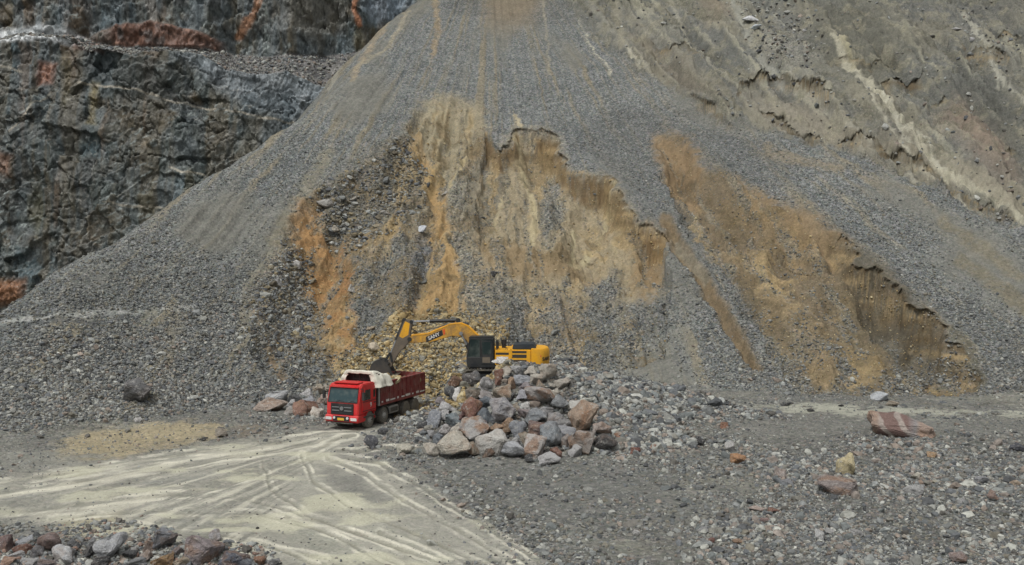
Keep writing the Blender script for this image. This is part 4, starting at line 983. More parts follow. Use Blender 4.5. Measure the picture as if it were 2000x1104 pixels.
    # mudguards
    for x in (0.0, -1.9):
        for s in (1, -1):
            m = MB(); ring = [(x + 0.66 * math.cos(a), 0.54 + 0.66 * math.sin(a)) for a in np.linspace(0.05, math.pi - 0.05, 12)]
            inn = [(x + 0.62 * math.cos(a), 0.54 + 0.62 * math.sin(a)) for a in np.linspace(math.pi - 0.05, 0.05, 12)]
            m.prism(ring + inn, min(0.82 * s, 1.24 * s), max(0.82 * s, 1.24 * s)); m.build("mudguard", P_RED if x == 0 else P_CHASSIS, t)
    # chassis
    m = MB()
    for y in (-0.45, 0.45): m.box(-7.4, 1.1, y - .06, y + .06, 0.78, 1.06)
    for x in (0.6, -0.95, -2.9, -4.2, -5.6, -7.3): m.box(x - .06, x + .06, -0.45, 0.45, 0.82, 1.02)
    for x in (0, -1.9, -5.0, -6.35): m.tube((x, -0.95, 0.54), (x, 0.95, 0.54), 0.09, 10); m.tube((x, -0.25, 0.54), (x, 0.25, 0.54), 0.24, 12)
    m.box(-1.3, 0.6, -0.44, 0.44, 0.95, 1.4)
    m.build("chassis_frame", P_CHASSIS, t)
    # wheels
    tyre_s = [(0.30, -0.15), (0.49, -0.15), (0.535, -0.11), (0.54, -0.08), (0.54, 0.08), (0.535, 0.11), (0.49, 0.15), (0.30, 0.15)]
    tyre_d = [(0.30, -0.30), (0.49, -0.30), (0.54, -0.24), (0.54, -0.06), (0.44, -0.015), (0.44, 0.015), (0.54, 0.06), (0.54, 0.24), (0.49, 0.30), (0.30, 0.30)]
    for x in (0.0, -1.9, -5.0, -6.35):
        for s in (1, -1):
            dual = x < -4
            yc = s * (1.05 if not dual else 0.93)
            w = thing_part("wheel", t, (x, yc, 0.54))
            m = MB(); m.lathe(tyre_d if dual else tyre_s, 0, 0, 0, 30)
            for k in range(26):                     # tread blocks
                a = 2 * math.pi * k / 26; M = Matrix.Rotation(a, 4, 'Y')
                for ya, yb in ([(-0.28, -0.07), (0.07, 0.28)] if dual else [(-0.13, -0.01), (0.01, 0.13)]): m.box(-0.045, 0.045, ya, yb, 0.53, 0.556, M)
            m.build("tyre", P_TYRE, w)
            m = MB()
            if dual: m.lathe([(0.31, 0.285), (0.29, 0.28), (0.27, 0.10), (0.14, 0.08), (0.13, 0.2), (0.04, 0.22), (0.04, 0.06), (0.31, 0.04)], 0, 0, 0, 24, s)
            else: m.lathe([(0.31, 0.145), (0.29, 0.16), (0.25, 0.10), (0.2, 0.17), (0.12, 0.2), (0.1, 0.25), (0.03, 0.25), (0.03, 0.0), (0.31, 0.0)], 0, 0, 0, 24, s)
            for k in range(10):
                a = 2 * math.pi * k / 10; y = (0.1 if dual else 0.18) * s
                m.tube((0.2 * math.cos(a), y - .02, 0.2 * math.sin(a)), (0.2 * math.cos(a), y + .03 * s, 0.2 * math.sin(a)), 0.02, 6)
            m.build("rim", P_RIM, w)
    # side guard box / fuel tank between the axle pairs
    m = MB(); m.box(-3.95, -2.65, 0.72, 1.18, 0.5, 1.02); tk = m.build("fuel_tank", P_TANK, t, 0.05, True)
    m = MB(); m.box(-3.8, -2.8, 1.18, 1.2, 0.62, 0.92); m.build("tank_panel", P_CHASSIS, tk)
    m = MB(); m.box(-3.7, -2.7, -1.18, -0.72, 0.5, 1.0); m.build("battery_box", P_CHASSIS, t, 0.04)
    m = MB(); m.tube((-0.98, 0.75, 1.1), (-0.98, 0.75, 2.3), 0.16, 12); m.tube((-0.98, 0.75, 2.3), (-0.98, 0.75, 2.65), 0.08, 10); m.build("air_intake", P_CHASSIS, t)
    # dump box with ribs
    x0, x1, zb, zt = -1.25, -7.75, 1.28, 2.72
    m = MB()
    m.box(x1, x0, -1.2, 1.2, zb, zb + .1)
    for s in (1, -1):
        m.box(x1, x0, min(1.14 * s, 1.2 * s), max(1.14 * s, 1.2 * s), zb + .1, zt)
        m.box(x1, x0, min(1.1 * s, 1.27 * s), max(1.1 * s, 1.27 * s), zt, zt + .1)
        m.box(x1, x0, min(1.203 * s, 1.26 * s), max(1.203 * s, 1.26 * s), zb - .02, zb + .14)
        m.box(x1 + .05, x0 - .05, min(1.203 * s, 1.235 * s), max(1.203 * s, 1.235 * s), zb + .72, zb + .82)
    bx = m.build("dump_box", P_BOX, t, 0.012)
    for s in (1, -1):
        for k in range(11):
            xx = x0 - 0.18 - k * (x0 - x1 - 0.36) / 10
            m = MB(); m.box(xx - .05, xx + .05, min(1.2 * s, 1.255 * s), max(1.2 * s, 1.255 * s), zb + .14, zt); m.build("side_rib", P_BOX, bx, 0.01)
    m = MB(); m.box(x1 - .08, x1, -1.25, 1.25, zb, zt + 0.08)
    for y in (-0.9, -0.3, 0.3, 0.9): m.box(x1 - .15, x1 - .08, y - .05, y + .05, zb, zt + 0.05)
    m.build("tailgate", P_BOX, t, 0.012)
    m = MB(); m.box(x0, x0 + .07, -1.25, 1.25, zb, 3.46)
    for y in (-1.2, -0.72, -0.24, 0.24, 0.72, 1.2): m.box(x0 + .07, x0 + .13, y - .05, y + .05, zb, 3.44)
    m.box(x0 + .07, x0 + .14, -1.25, 1.25, 2.98, 3.06)
    hb = m.build("headboard", P_HEAD, t, 0.012)
    for k in range(2):
        m = MB(); m.box(x0 + .072, x0 + .09, -0.62 + 0.7 * k, -0.06 + 0.7 * k, 3.1, 3.36); m.build("headboard_panel", P_CAVITY, hb)
    m = MB(); m.prism([(x0 - .02, 3.46), (x0 + .5, 3.46), (x0 + .5, 3.52), (x0 - .02, 3.52)], -1.15, 1.15); m.build("cab_shield", P_HEAD, hb)
    for k in range(9):
        xx = x0 - 0.3 - k * 0.72; w = 0.1 + 0.12 * ((k * 7) % 3)
        m = MB(); m.box(xx - w, xx + w, 1.262, 1.268, zb + .17, zb + .27 + .05 * (k % 2)); m.build("reflector_strip", P_WHITE, bx)
    m = MB(); m.box(x0 - 0.02, x0 + .16, 1.205, 1.26, zb, 2.6); m.build("corner_post", P_TANK, bx, 0.01)
    m = MB()
    for z in np.linspace(1.4, 2.6, 6): m.tube((x0 + .3, 0.95, z), (x0 + .3, 1.22, z), 0.018, 6)
    for y in (0.95, 1.22): m.tube((x0 + .3, y, 1.3), (x0 + .3, y, 2.7), 0.018, 6)
    m.build("ladder", P_CHASSIS, t)
    # tarpaulin: laid over the headboard, a lip folded down in front, gathered folds hanging outward at both ends
    n_l, n_w = 30, 72
    P = np.zeros((n_l, n_w, 3)); w_ = np.linspace(-1, 1, n_w); l_ = np.linspace(0, 1, n_l)
    for i, l in enumerate(l_):
        for j, w in enumerate(w_):
            s = w * 2.25; lim = 1.02; hang = max(0, abs(s) - lim); sg = 1 if s >= 0 else -1
            if l < 0.16: x, dz = x0 + 0.62, -0.2 * (0.16 - l) / 0.16            # front lip
            else: x, dz = x0 + 0.62 - (l - 0.16) / 0.84 * 1.5, -0.42 * ((l - 0.16) / 0.84) ** 2.4
            k = min(1, hang / 0.3)
            if hang == 0: y, z = s, 3.66 + dz
            else:
                y = sg * (lim + 0.42 * hang + 0.14 * math.sin(min(hang, 1) * 2.5)); z = 3.66 + dz * (1 - k) - hang * (0.86 if sg > 0 else 0.7)
                inn = max(0, 0.16 - l) / 0.16
                y -= sg * inn * 0.5 * k; x += 0.05 * inn                       # the lip turns inward as an end flap
                x -= (0.35 if sg > 0 else 0.1) * hang * (l - 0.1)
            y += sg * k * (0.035 * math.sin(l * 11 + hang * 4) + 0.02 * math.sin(l * 23 + 2))
            z += 0.014 * math.sin(w * 15 + l * 4) + 0.01 * math.sin(w * 33 - l * 9) - 0.05 * k * max(0, math.sin(l * 9 + 1))
            x += 0.02 * k * math.sin(hang * 11 + l * 3)
            P[i, j] = (x, y, z)
    idx = np.arange(n_l * n_w).reshape(n_l, n_w)
    fc = np.stack([idx[:-1, :-1].ravel(), idx[:-1, 1:].ravel(), idx[1:, 1:].ravel(), idx[1:, :-1].ravel()], 1)
    o = mesh_from("tarpaulin", P.reshape(-1, 3), fc, P_TARP, None, t, True)
    sm = o.modifiers.new("thickness", 'SOLIDIFY'); sm.thickness = 0.02
    # the load is a thing of its own
    n_l, n_w = 60, 30
    xs = np.linspace(x1 + .04, x0 - .04, n_l); ys = np.linspace(-1.12, 1.12, n_w)
    XX, YY = np.meshgrid(xs, ys, indexing='ij')
    tt = (XX - x1) / (x0 - x1)
    ZZ = zb + 0.95 + 0.75 * np.exp(-((tt - 0.66) / 0.36) ** 2) * (1 - 0.35 * (YY / 1.12) ** 2) + 0.14 * fbm2(XX * 2, YY * 2, 4, 801) + 0.05 * fbm2(XX * 8, YY * 8, 2, 803)
    idx = np.arange(n_l * n_w).reshape(n_l, n_w)
    fc = np.stack([idx[:-1, :-1].ravel(), idx[1:, :-1].ravel(), idx[1:, 1:].ravel(), idx[:-1, 1:].ravel()], 1)
    co = np.stack([XX.ravel(), YY.ravel(), ZZ.ravel()], 1)
    cl = np.tile(lin((150, 126, 84)), (len(co), 1)) * (1 + 0.25 * fbm2(XX * 1.5, YY * 1.5, 3, 805)).ravel()[:, None]
    lo = mesh_from("rubble_load", co, fc, M_GROUND, {"col": cl, "grav": np.full(len(co), 0.8)})
    lo.location = t.location; lo.rotation_euler = t.rotation_euler
    tag(lo, "heap of tan rubble filling the truck's maroon dump box", "rubble")
    Mw = Matrix.Translation(t.location) @ Matrix.Rotation(rz, 4, 'Z')
    k = RNG.choice(len(co), 420); W = np.array([list(Mw @ Vector(co[i])) for i in k])
    stones("rubble", "loose tan stones on top of the truck load", None, 0, 0.09, 0.4, 0.25, OCHRES, NG2, points=(W[:, 0], W[:, 1], W[:, 2]))
    return t
def thing_part(name, parent, loc):
    o = bpy.data.objects.new(name, None); C.objects.link(o); o.parent = parent; o.location = loc; o.empty_display_size = 0.2
    return o
TRUCK = build_truck()

# ------------------------------------------------------------------ excavator (local: +X towards the bucket, +Y the cab side, Z up; origin on the ground under the slew ring)
def build_excavator():
    px, py = -0.93, 74.3
    t = thing("excavator", "yellow crawler excavator on the rubble pad reaching its bucket over the truck", "excavator", (px, py, 2.22), R(177))
    # tracks
    for s in (1, -1):
        y0, y1 = (1.05, 1.68) if s == 1 else (-1.68, -1.05)
        tr = thing_part("track", t, (0, 0, 0))
        a1 = np.linspace(math.pi / 2, 3 * math.pi / 2, 12); a2 = np.linspace(-math.pi / 2, math.pi / 2, 12)
        rr, L2, zc = 0.5, 2.05, 0.52
        out = [(-L2 + rr * math.cos(a), zc + rr * math.sin(a)) for a in a1] + [(L2 + rr * math.cos(a), zc + rr * math.sin(a)) for a in a2]
        r2 = rr - 0.08
        inn = [(-L2 + r2 * math.cos(a), zc + r2 * math.sin(a)) for a in a1] + [(L2 + r2 * math.cos(a), zc + r2 * math.sin(a)) for a in a2]
        m = MB(); n = len(out)
        vs_ = [(p[0], y, p[1]) for y in (y0, y1) for p in out] + [(p[0], y, p[1]) for y in (y0, y1) for p in inn]
        fs_ = []
        for i in range(n):
            j = (i + 1) % n
            fs_ += [(i, j, n + j, n + i), (2 * n + i, 3 * n + i, 3 * n + j, 2 * n + j), (i, 2 * n + i, 2 * n + j, j), (n + i, n + j, 3 * n + j, 3 * n + i)]
        m.add(vs_, fs_)
        per = [Vector((p[0], 0, p[1])) for p in out]; tot = sum((per[(i + 1) % n] - per[i]).length for i in range(n)); step = tot / 46; acc = 0
        for i in range(n):                          # grouser plates round the belt
            a, b = per[i], per[(i + 1) % n]; sl = (b - a).length; d_ = (b - a).normalized(); nn = Vector((d_.z, 0, -d_.x)) * -1
            pos = (-acc) % step
            while pos < sl:
                c = a + d_ * pos; o_ = nn if (c - Vector((0, 0, zc))).dot(nn) > 0 else -nn
                q = [c - d_ * .06, c + d_ * .06, c + d_ * .05 + o_ * .05, c - d_ * .05 + o_ * .05]
                m.prism([(p.x, p.z) for p in q], y0 - .01, y1 + .01)
                pos += step
            acc = (acc + sl) % step
        m.build("track_belt", P_TRACK, tr)
        m = MB(); m.box(-1.75, 1.75, y0 + .1, y1 - .1, 0.34, 0.72); m.box(-1.9, 1.9, y0 + .16, y1 - .16, 0.45, 0.62); m.build("track_frame", P_DARK, tr, 0.03)
        for x, nm in ((L2, "idler"), (-L2, "sprocket")):
            m = MB(); m.lathe([(0.40, -0.1), (0.40, 0.1), (0.3, 0.12), (0.28, 0.2), (0.12, 0.24), (0.12, -0.2), (0.3, -0.2), (0.3, -0.12)], x, (y0 + y1) / 2, zc, 20, s); m.build(nm, P_TRACK, tr)
        for x in np.linspace(-1.5, 1.5, 7):
            m = MB(); m.lathe([(0.14, -0.15), (0.14, 0.15), (0.08, 0.24), (0.08, -0.24)], x, (y0 + y1) / 2, 0.26, 14, s); m.build("roller", P_TRACK, tr)
    m = MB(); m.box(-1.0, 1.0, -1.1, 1.1, 0.42, 0.85); m.tube((0, 0, 0.8), (0, 0, 1.12), 0.75, 24); m.build("undercarriage", P_DARK, t, 0.03)
    # revolving deck
    m = MB(); m.box(-3.1, 2.0, -1.5, 1.5, 1.12, 1.34); m.box(0.25, 2.2, 0.5, 1.56, 1.2, 1.36); m.build("deck", P_DARK, t, 0.02)
    # cab: posts, roof, floor skirt and separate glass
    x0, x1, y0, y1, zb, zt = 0.3, 2.22, 0.48, 1.56, 1.36, 3.3
    cab = thing_part("cab", t, (0, 0, 0))
    m = MB()
    m.prism([(x0, zb), (x1, zb), (x1 + .02, zb + .5), (x0, zb + .5)], y0, y1)                       # lower shell
    for (xa, za, xb, zz) in ((x1 - .02, zb + .5, x1 - .22, zt - .1), (x0 + .04, zb + .5, x0 + .04, zt - .1), (x0 + .95, zb + .5, x0 + .95, zt - .1)):
        for y in (y0 + .04, y1 - .04): m.tube((xa, y, za), (xb, y, zz), 0.055, 8)
    for y in (y0 + .04, y1 - .04): m.tube((x0 + .04, y, zt - .1), (x1 - .22, y, zt - .1), 0.05, 8); m.tube((x0 + .04, y, zb + .52), (x1 - .02, y, zb + .52), 0.05, 8)
    m.build("cab_frame", P_DARK, cab, 0.0)
    m = MB(); m.prism([(x0 - .03, zt - .06), (x1 - .1, zt - .06), (x1 - .18, zt + .06), (x0 + .06, zt + .08)], y0 - .02, y1 + .02); m.build("cab_roof", P_BLACK, cab, 0.03)
    m = MB()
    zg0, zg1 = zb + .5, zt - .08
    for y in (y0 + .03, y1 - .03): m.prism([(x0 + .07, zg0), (x1 - .05, zg0), (x1 - .22, zg1), (x0 + .07, zg1)], y - .01, y + .01)
    m.quad((x1 - .02, y0 + .06, zg0), (x1 - .02, y1 - .06, zg0), (x1 - .2, y1 - .06, zg1), (x1 - .2, y0 + .06, zg1), 0.015)
    m.quad((x0 + .03, y1 - .06, zg0), (x0 + .03, y0 + .06, zg0), (x0 + .03, y0 + .06, zg1), (x0 + .03, y1 - .06, zg1), 0.015)
    m.build("cab_window", G_CAB, cab)
    m = MB(); m.prism([(x0 + .12, zb + .06), (x0 + .9, zb + .06), (x0 + .9, zt - .2), (x0 + .12, zt - .2)], y1 + .002, y1 + .03)
    dr = m.build("cab_door", P_DARK, cab, 0.01)
    m = MB(); m.prism([(x0 + .2, zb + .75), (x0 + .82, zb + .75), (x0 + .82, zt - .3), (x0 + .2, zt - .3)], y1 + .031, y1 + .036); m.build("door_window", G_CAB, dr)
    m = MB(); m.box(x0 + .25, x0 + .8, y1 + .031, y1 + .04, zb + .15, zb + .55); m.build("door_panel", P_STICK, dr)
    m = MB(); m.path([(x0 + .86, y1 + .03, zb + .7), (x0 + .86, y1 + .09, zb + .7), (x0 + .86, y1 + .09, zb + 1.2), (x0 + .86, y1 + .03, zb + 1.2)], 0.015, 6); m.build("door_handle", P_BLACK, dr)
    # side housings with recessed louvres
    for s, xa, xb in ((1, 0.2, -2.35), (-1, 0.9, -2.35)):
        ya, yb = (0.5, 1.5) if s == 1 else (-1.5, -0.42)
        m = MB(); m.box(xb, xa, min(ya, yb), max(ya, yb), 1.34, 2.42)
        hs_ = m.build("side_housing", P_YEL, t, 0.03)
        yo = 1.5 * s
        for q in ((-0.78, 0.16, 2.08, 2.24), (-2.05, -1.02, 2.2, 2.36), (-2.05, -1.02, 1.86, 2.1), (-2.05, -1.02, 1.46, 1.72), (-0.78, 0.14, 1.42, 1.68)):
            m = MB(); m.box(q[0], q[1], min(yo, yo + .006 * s), max(yo, yo + .006 * s), q[2], q[3]); m.build("louvre", P_CAVITY, hs_)
        m = MB(); m.box(-0.74, 0.1, min(yo, yo + .012 * s), max(yo, yo + .012 * s), 1.74, 1.94); m.build("side_badge", P_WHITE, hs_)
        m = MB(); m.prism([(-0.98, 1.34), (-0.8, 1.34), (-0.84, 2.5), (-0.98, 2.5)], min(yo - .06 * s, yo + .03 * s), max(yo - .06 * s, yo + .03 * s)); m.build("panel_seam", P_YEL, hs_, 0.01)
    # bonnet and engine cover
    m = MB(); m.box(-2.35, 0.2, -0.6, 0.6, 1.34, 2.44); m.build("bonnet", P_YEL, t, 0.02)
    m = MB(); m.prism([(-1.0, 2.44), (-1.08, 2.78), (-2.5, 2.82), (-2.72, 2.52), (-2.72, 2.44)], -0.95, 1.12); m.build("engine_cover", P_HOOD, t, 0.05, True)
    m = MB(); m.tube((-1.3, -0.8, 2.4), (-1.3, -0.8, 3.0), 0.08, 12); m.build("exhaust", P_BLACK, t)
    m = MB(); m.tube((-0.35, 0.1, 2.4), (-0.35, 0.1, 2.75), 0.15, 12); m.tube((-0.35, 0.1, 2.75), (-0.35, 0.1, 3.05), 0.2, 12); m.build("air_cleaner", P_BLACK, t)
    m = MB(); m.box(-0.05, 0.16, 1.1, 1.18, 2.5, 3.1); m.path([(0.05, 1.14, 2.42), (0.05, 1.14, 2.6)], 0.02, 6); m.build("mirror", P_BLACK, t, 0.02)
    m = MB(); m.path([(0.1, 1.42, 2.42), (0.0, 1.42, 3.02), (-0.22, 1.42, 3.0), (-0.72, 1.42, 2.44)], 0.022, 6); m.build("handrail", P_BLACK, t); m = MB(); m.path([(1.0, -1.4, 2.0), (1.0, -1.4, 2.9), (-0.6, -1.4, 2.9), (-0.6, -1.4, 2.4)], 0.022, 6); m.build("handrail", P_BLACK, t)
    m = MB(); m.tube((-0.55, 1.2, 2.42), (-0.15, 1.2, 3.45), 0.012, 5); m.build("antenna", P_BLACK, t)
    # counterweight with a rounded tail
    m = MB()
    prof = [(-2.37, -1.55)] + [(-3.0 - 0.75 * math.cos(a) * 0.9, -1.55 + 0.0 + 1.55 * (1 + math.sin(a)) ) for a in np.linspace(-math.pi / 2, math.pi / 2, 15)] + [(-2.37, 1.55)]
    n = len(prof); lev = [(1.12, 0.90), (1.3, 0.985), (2.05, 1.0), (2.38, 0.97), (2.52, 0.88)]
    vs_ = [(-2.37 + (p[0] + 2.37) * k, p[1] * (0.97 + 0.03 * k if k < 1 else 1), z) for z, k in lev for p in prof]
    fs_ = [tuple(range(n)), tuple(reversed(range((len(lev) - 1) * n, len(lev) * n)))] + [(l * n + i, l * n + (i + 1) % n, (l + 1) * n + (i + 1) % n, (l + 1) * n + i) for l in range(len(lev) - 1) for i in range(n)]
    m.add(vs_, fs_); cw = m.build("counterweight", P_YEL, t, 0.03, True)
    m = MB(); m.prism([(-2.72, 2.06), (-3.1, 2.06), (-3.1, 1.98), (-2.95, 1.86), (-2.84, 1.9)], 1.45, 1.545); m.build("emblem", P_ORANGE, cw)
    for ch, a in zip("SANY", (70, 57, 44, 31)):
        a = R(a); nrm = Vector((-math.cos(a) / 0.675, math.sin(a) / 1.55, 0)).normalized()
        o_ = Vector((-3.0 - 0.675 * math.cos(a), 1.55 * math.sin(a), 1.78)) + nrm * 0.012
        lettering(ch, "lettering", 0.34, P_CAVITY, cw, frame_M(o_, Vector((0, 0, 1)).cross(nrm), (0, 0, 1)), 0.01)
    # boom
    b = MB()
    bp = [(0.75, 1.62), (1.1, 1.5), (1.8, 2.4), (2.6, 3.2), (3.4, 3.3), (5.0, 2.84), (6.35, 2.78), (6.62, 2.92), (6.66, 3.12), (6.45, 3.28), (5.2, 3.42), (3.55, 4.12), (2.75, 4.2), (2.3, 4.0), (1.45, 3.2), (0.95, 2.5), (0.62, 1.9)]
    b.prism(bp, -0.27, 0.27)
    bo = b.build("boom", P_YELD, t, 0.03)
    m = MB()
    top = [(6.4, 3.3), (5.2, 3.44), (3.55, 4.14), (2.75, 4.22), (2.3, 4.02), (1.45, 3.22), (0.95, 2.52)]
    for i in range(len(top) - 1):
        (xa, za), (xb, zb_) = top[i], top[i + 1]
        for y in (-0.2, 0.2): m.tube((xa, y, za + .05), (xb, y, zb_ + .05), 0.035, 6)
        m.prism([(xa, za - .02), (xb, zb_ - .02), (xb, zb_ + .03), (xa, za + .03)], -0.26, 0.26)
    m.build("boom_top_plate", P_YEL, bo)
    m = MB(); d_ = Vector((-0.915, 0, 0.40)).normalized(); u_ = Vector((0.40, 0, 0.915)).normalized(); c = Vector((4.72, 0.275, 3.28))
    q = [c + d_ * -0.72 - u_ * .19, c + d_ * 0.62 - u_ * .19, c + d_ * 0.72 + u_ * .19, c + d_ * -0.58 + u_ * .19]
    m.prism([(p.x, p.z) for p in q], 0.271, 0.28); dec = m.build("boom_decal", P_BLACK, bo)
    m = MB(); q = [c + d_ * 0.66 - u_ * .19, c + d_ * 0.8 - u_ * .19, c + d_ * 0.94 + u_ * .19, c + d_ * 0.76 + u_ * .19]
    m.prism([(p.x, p.z) for p in q], 0.271, 0.281); m.build("decal_slash", P_ORANGE, dec)
    lettering("SANY", "lettering", 0.36, P_WHITE, dec, frame_M((c + d_ * -0.02) + Vector((0, .012, 0)), d_, u_), 0.006)
    def ram(name, a, b_, r, parent, split=0.55, ys=(0,)):
        m1, m2 = MB(), MB()
        for y in ys:
            A = Vector((a[0], y, a[1])); Bv = Vector((b_[0], y, b_[1])); mid = A + (Bv - A) * split
            m1.tube(A, mid, r, 12); m1.tube(A + Vector((0, -r * 1.1, 0)), A + Vector((0, r * 1.1, 0)), r * 1.3, 10); m1.tube(mid - (Bv - A).normalized() * .08, mid, r * 1.15, 12)
            m2.tube(mid, Bv, r * 0.55, 10); m2.tube(Bv + Vector((0, -r * 1.1, 0)), Bv + Vector((0, r * 1.1, 0)), r * 1.1, 10)
        o = m1.build(name, P_BLACK, parent, 0, True); m2.build("piston_rod", P_CHROME, o, 0, True); return o
    for y in (0.42, -0.42): ram("boom_cylinder", (1.75, 1.45), (2.75, 3.5), 0.12, t, 0.6, (y,))
    ram("stick_cylinder", (3.0, 4.42), (6.35, 4.32), 0.13, t, 0.62)
    m = MB(); m.prism([(2.85, 4.15), (3.3, 4.15), (3.1, 4.52), (2.92, 4.52)], -0.12, 0.12); m.build("cylinder_lug", P_YELD, bo)
    # stick, running from the lug above the boom nose down to the bucket pin
    m = MB()
    sp_ = [(6.32, 4.22), (6.5, 4.46), (6.78, 4.5), (6.98, 4.3), (7.55, 2.85), (8.2, 1.25), (8.18, 1.02), (7.98, 0.95), (7.85, 1.06), (7.3, 2.05), (6.62, 2.75), (6.42, 3.1), (6.5, 3.4)]
    m.prism(sp_, -0.2, 0.2); st = m.build("stick", P_STICK, t, 0.03)
    m = MB(); m.prism([(6.5, 4.2), (6.85, 4.36), (6.96, 4.15), (7.3, 3.25), (7.05, 3.1), (6.62, 3.35)], -0.206, 0.206); m.build("stick_upper_plate", P_YEL, st, 0.01)
    m = MB(); m.tube((6.52, -0.33, 3.05), (6.52, 0.33, 3.05), 0.16, 14); m.build("pivot_pin", P_DARK, st); m = MB(); m.tube((6.4, -0.26, 4.32), (6.4, 0.26, 4.32), 0.12, 12); m.build("pivot_pin", P_DARK, st)
    ram("bucket_cylinder", (6.95, 4.42), (7.95, 2.0), 0.12, t, 0.6)
    for y in (-0.26, 0.26):
        m = MB(); m.prism([(7.9, 2.05), (8.02, 2.08), (8.52, 1.32), (8.42, 1.24)], y - .03, y + .03); m.prism([(7.9, 2.08), (8.02, 1.98), (7.88, 1.35), (7.76, 1.42)], y - .03, y + .03); m.build("bucket_link", P_DARK, t)
    # bucket: curved shell open towards the machine, side plates, teeth
    BX, BZ = 0.15, 0.27
    sh = lambda L: [(8.1 + (p[0] - 8.1) * 1.15 + BX, 1.0 + (p[1] - 1.0) * 1.12 + BZ) for p in L]
    outer = [(8.42, 1.3), (8.72, 1.22), (8.98, 0.98), (9.1, 0.62), (8.98, 0.28), (8.7, 0.1), (8.3, 0.06), (7.9, 0.12), (7.55, 0.24)]
    cx, cz = 8.2, 0.75
    innr = [(cx + (p[0] - cx) * 0.92, cz + (p[1] - cz) * 0.92) for p in outer]
    m = MB(); m.prism(sh(outer + innr[::-1]), -0.75, 0.75)
    side = outer + [(7.62, 0.4), (7.95, 1.05)]
    for y in (-0.77, 0.72): m.prism(sh(side), y, y + 0.05)
    m.prism(sh([(7.85, 1.05), (8.5, 1.36), (8.55, 1.22), (7.95, 0.92)]), -0.3, -0.22); m.prism(sh([(7.85, 1.05), (8.5, 1.36), (8.55, 1.22), (7.95, 0.92)]), 0.22, 0.3)
    bk = m.build("bucket", P_BUCKET, t, 0.012)
    for y in np.linspace(-0.66, 0.66, 5):
        m = MB(); m.prism(sh([(7.6, 0.17), (7.6, 0.27), (7.3, 0.33), (7.28, 0.3)]), y - .06, y + .06); m.build("bucket_tooth", P_STICK, bk)
    for y in (-0.08, 0.06):                          # hoses over the boom
        m = MB(); m.path([(2.2, y, 4.1), (3.0, y, 4.36), (4.5, y, 3.9), (6.0, y, 3.55), (6.4, y, 3.8)], 0.03, 6); m.build("hydraulic_hose", P_BLACK, bo)
    return t
EXC = build_excavator()
# ------------------------------------------------------------------ boulders: every one a thing of its own
def boulder_material(name, banded=False):
    m, t, p = new_mat(name)
    oi = nd(t, "ShaderNodeObjectInfo"); tc = nd(t, "ShaderNodeTexCoord")
    off = nd(t, "ShaderNodeVectorMath", operation='MULTIPLY_ADD'); cmb = nd(t, "ShaderNodeCombineXYZ")
    for k in range(3): t.links.new(oi.outputs["Random"], cmb.inputs[k])
    off.inputs[1].default_value = (37.0, 61.0, 53.0); t.links.new(cmb.outputs[0], off.inputs[0]); t.links.new(tc.outputs["Object"], off.inputs[2])
    V_ = off.outputs[0]
    big = nd(t, "ShaderNodeTexNoise", i_Scale=1.1, i_Detail=3.0); med = nd(t, "ShaderNodeTexNoise", i_Scale=3.2, i_Detail=6.0, i_Roughness=0.7); fin = nd(t, "ShaderNodeTexNoise", i_Scale=13.0, i_Detail=4.0, i_Roughness=0.75)
    for n in (big, med, fin): t.links.new(V_, n.inputs["Vector"])
    rust = mathn(t, 'MULTIPLY', ramp(t, mathn(t, 'ADD', mathn(t, 'MULTIPLY', big.outputs["Fac"], 0.75), mathn(t, 'MULTIPLY', med.outputs["Fac"], 0.25)), 0.47, 0.56), oi.outputs["Alpha"])
    c = mixc(t, rust, oi.outputs["Color"], tuple(lin((140, 112, 90))))
    c = mixc(t, ramp(t, med.outputs["Fac"], 0.54, 0.66, 0, 0.75), c, tuple(lin((176, 174, 168))))
    c = mixc(t, ramp(t, med.outputs["Fac"], 0.46, 0.3, 0, 0.6), c, tuple(lin((70, 70, 72))))
    if banded:
        wv = nd(t, "ShaderNodeTexWave", i_Scale=0.52, i_Distortion=1.6, i_Detail=2.0, bands_direction='X'); wv.inputs["Detail Scale"].default_value = 1.2; wv.inputs["Phase Offset"].default_value = 0.8
        mp = nd(t, "ShaderNodeMapping"); mp.inputs["Rotation"].default_value = (0, R(35), R(20)); t.links.new(tc.outputs["Object"], mp.inputs[0]); t.links.new(mp.outputs[0], wv.inputs["Vector"])
        sx = nd(t, "ShaderNodeSeparateXYZ"); t.links.new(tc.outputs["Object"], sx.inputs[0])
        mid = mathn(t, 'MULTIPLY', ramp(t, mathn(t, 'ABSOLUTE', mathn(t, 'ADD', sx.outputs[0], 0.15)), 0.62, 0.5), 1.0)
        c2 = mixc(t, ramp(t, wv.outputs["Fac"], 0.72, 0.9), tuple(lin((116, 96, 90))), tuple(lin((152, 142, 134))))
        c = mixc(t, mid, mixc(t, 0.5, c, tuple(lin((140, 104, 70)))), mixc(t, ramp(t, sx.outputs[0], 0.1, 0.35), c2, tuple(lin((140, 136, 134)))))
    v = nd(t, "ShaderNodeVectorMath", operation='SCALE'); t.links.new(c, v.inputs[0]); t.links.new(ramp(t, fin.outputs["Fac"], 0.3, 0.7, 0.68, 1.3), v.inputs["Scale"])
    t.links.new(v.outputs[0], p.inputs["Base Color"]); p.inputs["Roughness"].default_value = 0.85; p.inputs["Specular IOR Level"].default_value = 0.3
    h = mathn(t, 'ADD', med.outputs["Fac"], mathn(t, 'MULTIPLY', fin.outputs["Fac"], 0.4))
    b = nd(t, "ShaderNodeBump", i_Strength=1.0, i_Distance=0.2); t.links.new(h, b.inputs["Height"]); t.links.new(b.outputs[0], p.inputs["Normal"])
    return m
